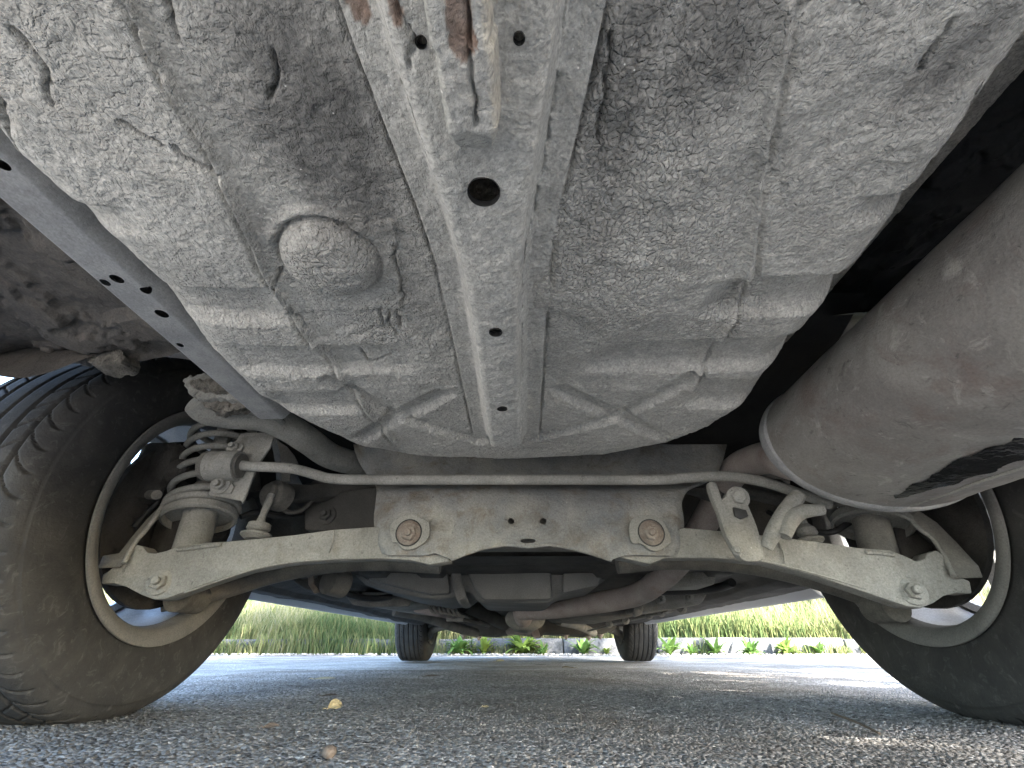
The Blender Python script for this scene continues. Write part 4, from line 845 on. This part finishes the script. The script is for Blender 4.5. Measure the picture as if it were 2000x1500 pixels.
# ---- wheel-arch liners, side floors, bumper and shell
def arch_liner(wy, s, a0, a1, r=.372, x_in=.52):
    n, k = 60, 24; A = np.linspace(0, 1, n); X = np.linspace(s*x_in, s*.845, k); AA, XX = np.meshgrid(A, X, indexing='ij'); st_ = a0+(a0 > .01)*math.radians(8)*np.clip((np.abs(XX)-.60)/.24, 0, 1)+(a0 > .01)*math.radians(26)*np.clip((.68-np.abs(XX))/.12, 0, 1)**1.6; AA = st_+(a1-st_)*AA
    R = r + .018*(fbm(AA*.3+5, XX+3, 14, 4, 701)-.5) + .03*sstep(.60, .50, np.abs(XX))*0
    V = np.stack([XX, wy - R*np.cos(AA), .304 + R*np.sin(AA)], -1)
    o = np_mesh('wheel_arch_liner', V.reshape(-1, 3), grid_faces(n, k), 'liner' if s < 0 else 'black', car)  # right liner coloured black in place of the shade there
    return o
for s in (-1, 1):
    l = arch_liner(YR, s, math.radians(12), math.radians(178), .372, .56); arch_liner(YR+WB, s, math.radians(0), math.radians(180), .372, .50)
def side_floor(s):
    x = np.linspace(.30 if s > 0 else .405, .83, 170); y = np.linspace(-.12, .52 if s < 0 else .80, 220); Y, X = np.meshgrid(y, x, indexing='ij')
    z = (.470 if s < 0 else .72) - .06*sstep(.62, .82, X) - .015*sstep(.30, .50, Y)*sstep(.5, .62, X) + .05*sstep(.40, .52, Y)*sstep(.62, .74, X) + .020*(fbm(X, Y, 9, 5, 711, .6)-.5)
    n = fbm(X, Y, 16, 5, 715); z -= .006*sstep(.5, .53, n)+.006*sstep(.58, .60, n)
    return np_mesh('side_floor', np.stack([s*X, Y, z], -1).reshape(-1, 3), grid_faces(len(y), len(x))[:, ::(-1 if s > 0 else 1)], 'liner' if s < 0 else 'black', car)  # right side floor blackened to paint the deep shade above the silencer
for s in (-1, 1): side_floor(s)
lump('mud_cake', [(168, 700), (190, 686), (225, 682), (241, 690), (240, 706), (215, 714), (185, 712)], .495, .03, 'dirt', car, .010, 431)
def shell():
    ys = np.unique(np.concatenate([np.arange(-0.29000000000000004, 4.36, .025), [-0.29000000000000004, 4.36]]))
    w = np.interp(ys, [-0.29000000000000004, -.05, .3, 1, 3, 3.9, 4.2, 4.36], [.70, .80, .845, .855, .855, .83, .74, .62])
    zb = np.interp(ys, [-0.29000000000000004, .45, .5, 1.2, 1.25, 3.05, 3.1, 4.0, 4.36], [.335, .33, .33, .25, .215, .215, .22, .22, .26])
    belt = np.interp(ys, [-0.29000000000000004, 0, 1, 3, 3.6, 4.36], [.80, .93, .93, .90, .84, .62])
    top = np.interp(ys, [-0.29000000000000004, .1, .5, 1.2, 2.3, 2.75, 3.35, 4.1, 4.36], [.86, 1.25, 1.42, 1.47, 1.44, 1.30, .98, .84, .66])
    low = np.linspace(0, 1, 36); V = []
    for i, y in enumerate(ys):
        row = []
        for t in low: row.append((w[i]-.05*(1-min(1, t*4))**2+.012*math.sin(t*3.1), y, zb[i]+(belt[i]-zb[i])*t))
        for t in (.3, .7, 1.0): row.append((w[i]-.02-.16*t, y, belt[i]+(top[i]-.06-belt[i])*t))
        row += [(w[i]-.26, y, top[i]-.02), (w[i]*.4, y, top[i]), (0, y, top[i]+.005)]
        V.append(row)
    V = np.array(V); nc = V.shape[1]
    for wy in (YR, YR+WB):
        dy = V[..., 1]-wy; dz = V[..., 2]-.304; rr = np.hypot(dy, dz); sel = (np.arange(nc) < 36)[None, :] & (np.abs(rr-.368) < .016)
        V[..., 1] = np.where(sel, wy+dy/rr*.368, V[..., 1]); V[..., 2] = np.where(sel, .304+dz/rr*.368, V[..., 2])
    def inside(q): return any(math.hypot(q[1]-wy, q[2]-.304) < .3685 for wy in (YR, YR+WB))
    kill = np.zeros(V.shape[:2], bool)
    for wy in (YR, YR+WB): kill |= (np.hypot(V[..., 1]-wy, V[..., 2]-.304) < .3685) & (np.arange(nc) < 36)[None, :]
    F = grid_faces(len(ys), nc); F = F[~kill.ravel()[F].all(1)]; n = len(ys)*nc
    V1 = V.reshape(-1, 3); V2 = V1*np.array([-1, 1, 1])
    o = np_mesh('body_shell', np.concatenate([V1, V2]), np.concatenate([F, (F+n)[:, ::-1]]), 'body', car); auto_smooth(o, 35)
    for r in (0, len(ys)-1):                            # tail and nose closing faces
        ring = [tuple(p) for p in V[r]] + [(-p[0], p[1], p[2]) for p in V[r][::-1]]
        mesh('end_panel', ring, [list(range(len(ring)))], 'body', o, False)
    for s in (-1, 1):
        for y0, y1 in ((.55, 1.25), (1.32, 2.2), (2.25, 2.9)):
            q = []
            for yy, t in ((y0, .08), (y1, .08), (y1-.04, .9), (y0+.04, .9)):
                i = int(np.argmin(np.abs(ys-yy))); q.append((s*(w[i]-.02-.16*t+.006), yy, belt[i]+(top[i]-.06-belt[i])*t))
            mesh('window', q, [[0, 1, 2, 3]], 'glass', o, False)
    mesh('rear_valance', [(-.70, -0.28800000000000003, .335), (.70, -0.28800000000000003, .335), (.80, -.09, .372), (-.80, -.09, .372)], [[0, 1, 2, 3]], 'black', o, False)
    return o
shell()

# ================================================================== grass, weeds, litter, trees
def blades(n, xf, seed, hmin, hmax, wid=.006):
    r = np.random.default_rng(seed); X, Y, Z = xf(r, n)
    a = r.uniform(0, 2*math.pi, n); H = r.uniform(hmin, hmax, n)*(.7+.6*vnoise(X, Y, 1.3, 3)); lean = r.uniform(.05, .55, n)*H; la = r.uniform(0, 2*math.pi, n)
    w = wid*r.uniform(.5, 1.3, n); ca, sa = np.cos(a), np.sin(a); V = np.zeros((n, 7, 3))
    for j, (t, k) in enumerate(((0, 1), (.4, .9), (.75, .6))):
        bx_ = X+np.cos(la)*lean*t*t; by_ = Y+np.sin(la)*lean*t*t; bz = Z+H*t*(1-.15*t)
        for q, s in ((0, -1), (1, 1)): V[:, j*2+q] = np.stack([bx_+s*ca*w*k, by_+s*sa*w*k, bz], -1)
    V[:, 6] = np.stack([X+np.cos(la)*lean, Y+np.sin(la)*lean, Z+H*.86], -1)
    b = (np.arange(n)*7)[:, None]; T = np.concatenate([b+np.array([q]) for q in ((0, 1, 3), (0, 3, 2), (2, 3, 5), (2, 5, 4), (4, 5, 6))])
    tint = np.repeat(np.clip(.55*vnoise(X, Y, 1.1, 9)+.5*r.random(n)**1.5, 0, 1), 7)
    return V.reshape(-1, 3), T, tint
def bank(x, y): return .12 + .16*np.clip(y-5.6, 0, 30)
def gpos(r, n):
    Y = 5.52+4.2*r.random(n)**1.7; X = (r.random(n)*2-1)*(Y*1.0+.6); return X, Y, bank(X, Y)-.03
V, T, tint = blades(52000, gpos, 11, .14, .46)
def gpos2(r, n):                                        # overhanging tufts on the left that hide the kerb
    X = -5.2+4.3*r.random(n); Y = 5.30+.25*r.random(n); return X, Y, np.where(Y < 5.38, 0, .13)
V2, T2, t2 = blades(6500, gpos2, 12, .08, .30)
def gpos3(r, n):                                        # ragged growth along the whole kerb, on its top edge and at its foot
    X = -6+12*r.random(n*4); keep = vnoise(X, X*0, 2.3, 41)*.6+vnoise(X, X*0, 7, 43)*.4 > .52; X = X[keep][:n]; X = np.resize(X, n); Y = np.where(r.random(n) < .6, 5.50+.1*r.random(n), 5.33+.05*r.random(n)); return X, Y, np.where(Y < 5.38, -.005, .14)
def gpos4(r, n):                                        # tall pale seed stalks in clumps
    X, Y, Z = gpos(r, n*4); k = vnoise(X, Y, 1.6, 47) > .55; X, Y, Z = X[k], Y[k], Z[k]; i = np.arange(n) % len(X); return X[i], Y[i], Z[i]
V4, T4, t4 = blades(3600, gpos4, 14, .35, .75, .004); t4 = .70+.3*t4
V3, T3, t3 = blades(5200, gpos3, 13, .05, .19, .005)
g = np_mesh('grass', np.concatenate([V, V2, V3, V4]), np.concatenate([T, T2+len(V), T3+len(V)+len(V2), T4+len(V)+len(V2)+len(V3)]), 'grass', None, False); add_attr(g, 'tint', np.concatenate([tint, t2, t3, t4]))
g['label'] = 'tall green and yellow grass on the bank behind the kerb'; g['category'] = 'grass'; g['kind'] = 'stuff'
def leaf_blade(c, d, up, L, w, droop, V, F, n=5):
    d = Vector(d).normalized(); side = d.cross(Vector(up)).normalized(); b = len(V)
    for i in range(n+1):
        t = i/n; k = math.sin(math.pi*min(1, t*.9+.12))**.8*(1+.18*math.sin(t*19)); p = Vector(c)+d*L*t+Vector((0, 0, 1))*(L*.55*t-droop*L*t*t)
        V += [p-side*w*k, p+Vector((0, 0, -w*.25*k)), p+side*w*k]
    for i in range(n):
        q = b+i*3; F += [[q, q+1, q+4, q+3], [q+1, q+2, q+5, q+4]]
weed_px = [(896, 62, 'bushy pale weed at the kerb foot, nearest the left front wheel', .17, 16), (945, 64, 'thin weed at the kerb foot, second from the left front wheel', .15, 9), (1022, 64, 'largest weed at the kerb foot, below the middle of the car', .20, 26),
           (1062, 60, 'low weed at the kerb foot just right of the largest weed', .10, 9), (1140, 62, 'spiky weed at the kerb foot left of the right front wheel', .16, 14), (1185, 60, 'small weed at the kerb foot beside the right front tyre', .09, 8),
           (1310, 62, 'upright weed against the kerb just right of the right front wheel', .17, 9), (1352, 60, 'small low weed at the kerb, second right of the right front wheel', .10, 8), (1398, 60, 'broad pale weed at the kerb, third right of the right front wheel', .14, 14),
           (1468, 60, 'spreading dark weed at the kerb, fourth right of the right front wheel', .13, 18), (1538, 60, 'yellowish weed at the kerb near the right rear tyre', .14, 16), (1600, 60, 'rightmost low weed at the kerb beside the right rear tyre', .12, 12)]
for k, (px, _, lab, size, nl) in enumerate(weed_px):
    p = at(px, 1283, Y=5.24+.06*(k % 3)); base = Vector((p.x, 5.24+.05*(k % 3), .0)); V, F = [], []; r = random.Random(k)
    for i in range(int(nl*2.6)):
        a = r.uniform(0, 2*math.pi); e = r.uniform(.2, 1.5); leaf_blade((0, 0, .002), (math.cos(a), math.sin(a)*.8, e), (0, 0, 1), 1.35*size*r.uniform(.45, 1.1), size*.15, r.uniform(.4, 1.1), V, F)
    o = mesh('weed_plant', V, F, 'weed'); o.location = base; add_attr(o, 'tint', np.full(len(V), r.uniform(.2, 1.0))); tag(o, lab, 'weed', 'weeds along the kerb')
# pale crumbs of grit and dead leaf along the gutter
def gutter():
    r = np.random.default_rng(21); n = 1500; V, F = [], []
    for i in range(n):
        x = r.uniform(-5, 5); y = 5.36-abs(r.normal(0, .28)); s = r.uniform(.006, .022); a = r.uniform(0, 6.28); b = len(V)
        pts = [(math.cos(a+q)*s*k, math.sin(a+q)*s*k*.95) for q, k in ((0, 1), (1.5, .6), (3.1, 1), (4.5, .7))]
        V += [(x+u, y+v, -.004+r.uniform(0, .012)) for u, v in pts]+[(x, y, .006+s*.5)]; F += [[b, b+1, b+4], [b+1, b+2, b+4], [b+2, b+3, b+4], [b+3, b, b+4]]
    o = mesh('gutter_litter', V, F, 'litter', None, False); o['label'] = 'pale grit and dead leaf crumbs scattered along the gutter'; o['category'] = 'litter'; o['kind'] = 'stuff'
gutter()
def fallen_leaf(px, py, L, w, rz, tilt, m, lab, z=.004):
    p = at(px, py, Z=.004); n = 8; V, F = [], []
    for i in range(n+1):
        t = i/n; k = math.sin(math.pi*(t*.93+.04))**.75*(1-.25*t); c = .25*L*math.sin(t*2.6)*tilt
        for q in (-1, -.5, 0, .5, 1): V.append((L*(t-.4), w*k*q, c+abs(q)*w*.45*tilt+.002))
    for i in range(n):
        for j in range(4): b = i*5+j; F.append([b, b+1, b+6, b+5])
    sv, sf = tube_vf([(-.4*L, 0, .002), (-.55*L, .02*L, .005), (-.72*L, .08*L, .002)], .0007, 6); b = len(V); V += [tuple(q) for q in sv]; F += [[i+b for i in f] for f in sf]
    o = mesh('fallen_leaf', V, F, m); o.location = (p.x, p.y, z); o.rotation_euler = (tilt*.9, 0, rz); tag(o, lab, 'leaf', 'leaves fallen on the asphalt')
fallen_leaf(648, 1386, .030, .011, 1.2, .75, 'dry_leaf', 'upright pale yellow leaf on the asphalt, largest of the fallen leaves')
fallen_leaf(640, 1362, .034, .008, .1, .25, 'brown_leaf', 'flat brown leaf lying just behind the upright yellow leaf')
fallen_leaf(525, 1425, .018, .007, .7, .4, 'brown_leaf', 'small crumpled brown leaf on the near asphalt, lower left')
fallen_leaf(948, 1384, .010, .005, .3, .3, 'dry_leaf', 'tiny orange leaf scrap in the middle of the near asphalt')
fallen_leaf(1092, 1432, .014, .006, 2.2, .4, 'brown_leaf', 'small dark leaf on the near asphalt right of centre')
fallen_leaf(975, 1293, .050, .02, .2, .35, 'dry_leaf', 'pale leaf far off on the asphalt below the resonator')
fallen_leaf(1112, 1306, .060, .018, 2.6, .2, 'dry_leaf', 'yellowish leaf far off on the asphalt left of the right front wheel')
fallen_leaf(840, 1323, .055, .012, .5, .2, 'brown_leaf', 'dark curled leaf on the asphalt right of the blue-lit patch')
fallen_leaf(630, 1328, .060, .018, .2, .15, 'dry_leaf', 'flat pale leaf in the blue-lit asphalt on the left')
tw1 = tube('twig', [at(1625, 1393, Z=.006), at(1650, 1402, Z=.008), at(1680, 1414, Z=.006), at(1718, 1432, Z=.004)], .0016, 'brown_leaf', None, 8, 4)
tag(tw1, 'thin dark twig on the asphalt near the right rear tyre', 'twig')
def pebble(px, py, r, lab):
    p = at(px, py, Z=.004); bm = bmesh.new(); bmesh.ops.create_icosphere(bm, subdivisions=3, radius=r)
    for v in bm.verts:
        n = fbm(np.array([v.co.x*3+v.co.z]), np.array([v.co.y*3]), 60, 3, 5)[0]; v.co *= .8+.45*n; v.co.z *= .75
    o = bm_obj('pebble', bm, 'brown_leaf', None, True); o.location = (p.x, p.y, r*.6); tag(o, lab, 'pebble')
pebble(643, 1470, .0075, 'reddish brown pebble on the near asphalt, bottom left of centre')
def tree(loc, h, cr, lab, seed):
    r = random.Random(seed); rg = np.random.default_rng(seed); t = bpy.data.objects.new('tree', None); COL.objects.link(t); t.location = loc; base = Vector(loc)
    tag(t, lab, 'tree', 'trees on the verge')
    path = [base+Vector((r.uniform(-.1, .1)*i, r.uniform(-.1, .1)*i, h*.16*i-.05)) for i in range(6)]; rad = [.17, .14, .125, .10, .075, .04]
    V, F = tube_vf(catmull(path, 4), np.interp(np.linspace(0, 5, 21), range(6), rad), 12); V = [tuple(v) for v in V]; ends = []
    for i in range(11):
        k = r.uniform(.38, .98); p = base+Vector((0, 0, h*.8*k)); a = r.uniform(0, 6.28); L = cr*r.uniform(.6, 1.0)*(1.15-k*.5)
        q = p+Vector((math.cos(a)*L, math.sin(a)*L, L*r.uniform(.3, .8))); mid = p.lerp(q, .5)+Vector((0, 0, -.1)); v2, f2 = tube_vf(catmull([p, mid, q], 5), np.linspace(.055, .012, 11), 7)
        b = len(V); V += [tuple(z) for z in v2]; F += [[j+b for j in f] for f in f2]; ends += [q, mid.lerp(q, .4)]
    o = mesh('trunk', V, F, 'bark', t)
    C = []
    for e in ends+[base+Vector((0, 0, h*.9))]: C.append(np.array(e)+rg.normal(0, .42, (420, 3))*np.array([1, 1, .75]))
    C = np.concatenate(C); n = len(C); u = rg.normal(size=(n, 3)); u /= np.linalg.norm(u, axis=1)[:, None]; w = np.cross(u, rg.normal(size=(n, 3))); w /= np.linalg.norm(w, axis=1)[:, None]; s = rg.uniform(.05, .11, (n, 1))
    Q = np.stack([C-u*s, C+w*s*.5, C+u*s, C-w*s*.5], 1).reshape(-1, 3); o2 = np_mesh('crown', Q, np.arange(n*4).reshape(-1, 4), 'crown', t, False); add_attr(o2, 'tint', np.repeat(rg.random(n), 4))
for i, (x, y, h, c, lab) in enumerate(((-4.55, 8.3, 7, 2.2, 'tree with a pale trunk on the grass bank, seen left of the car'), (4.75, 8.8, 7.5, 2.4, 'tree on the grass bank seen right of the car'),
                                       (5.2, 5.9, 7.5, 2.6, 'tree at the verge edge right of the car, nearest the kerb'), (8.6, 6.6, 8, 2.8, 'tall tree on the verge farther right of the car'), (12.2, 7.2, 8, 2.8, 'farthest right tree on the verge'), (5.6, .9, 7.5, 2.3, 'roadside tree level with the middle of the car on its right'), (7.4, -1.6, 8, 2.4, 'roadside tree behind the car on its right'), (1.2, 10.2, 7, 2.4, 'tree high on the bank straight ahead of the car'))):  # both roadside trees are added out of view to dapple road and kerb
    tree((x, y, float(bank(x, y)) if y > 5.4 else .06), h, c, lab, 900+i)
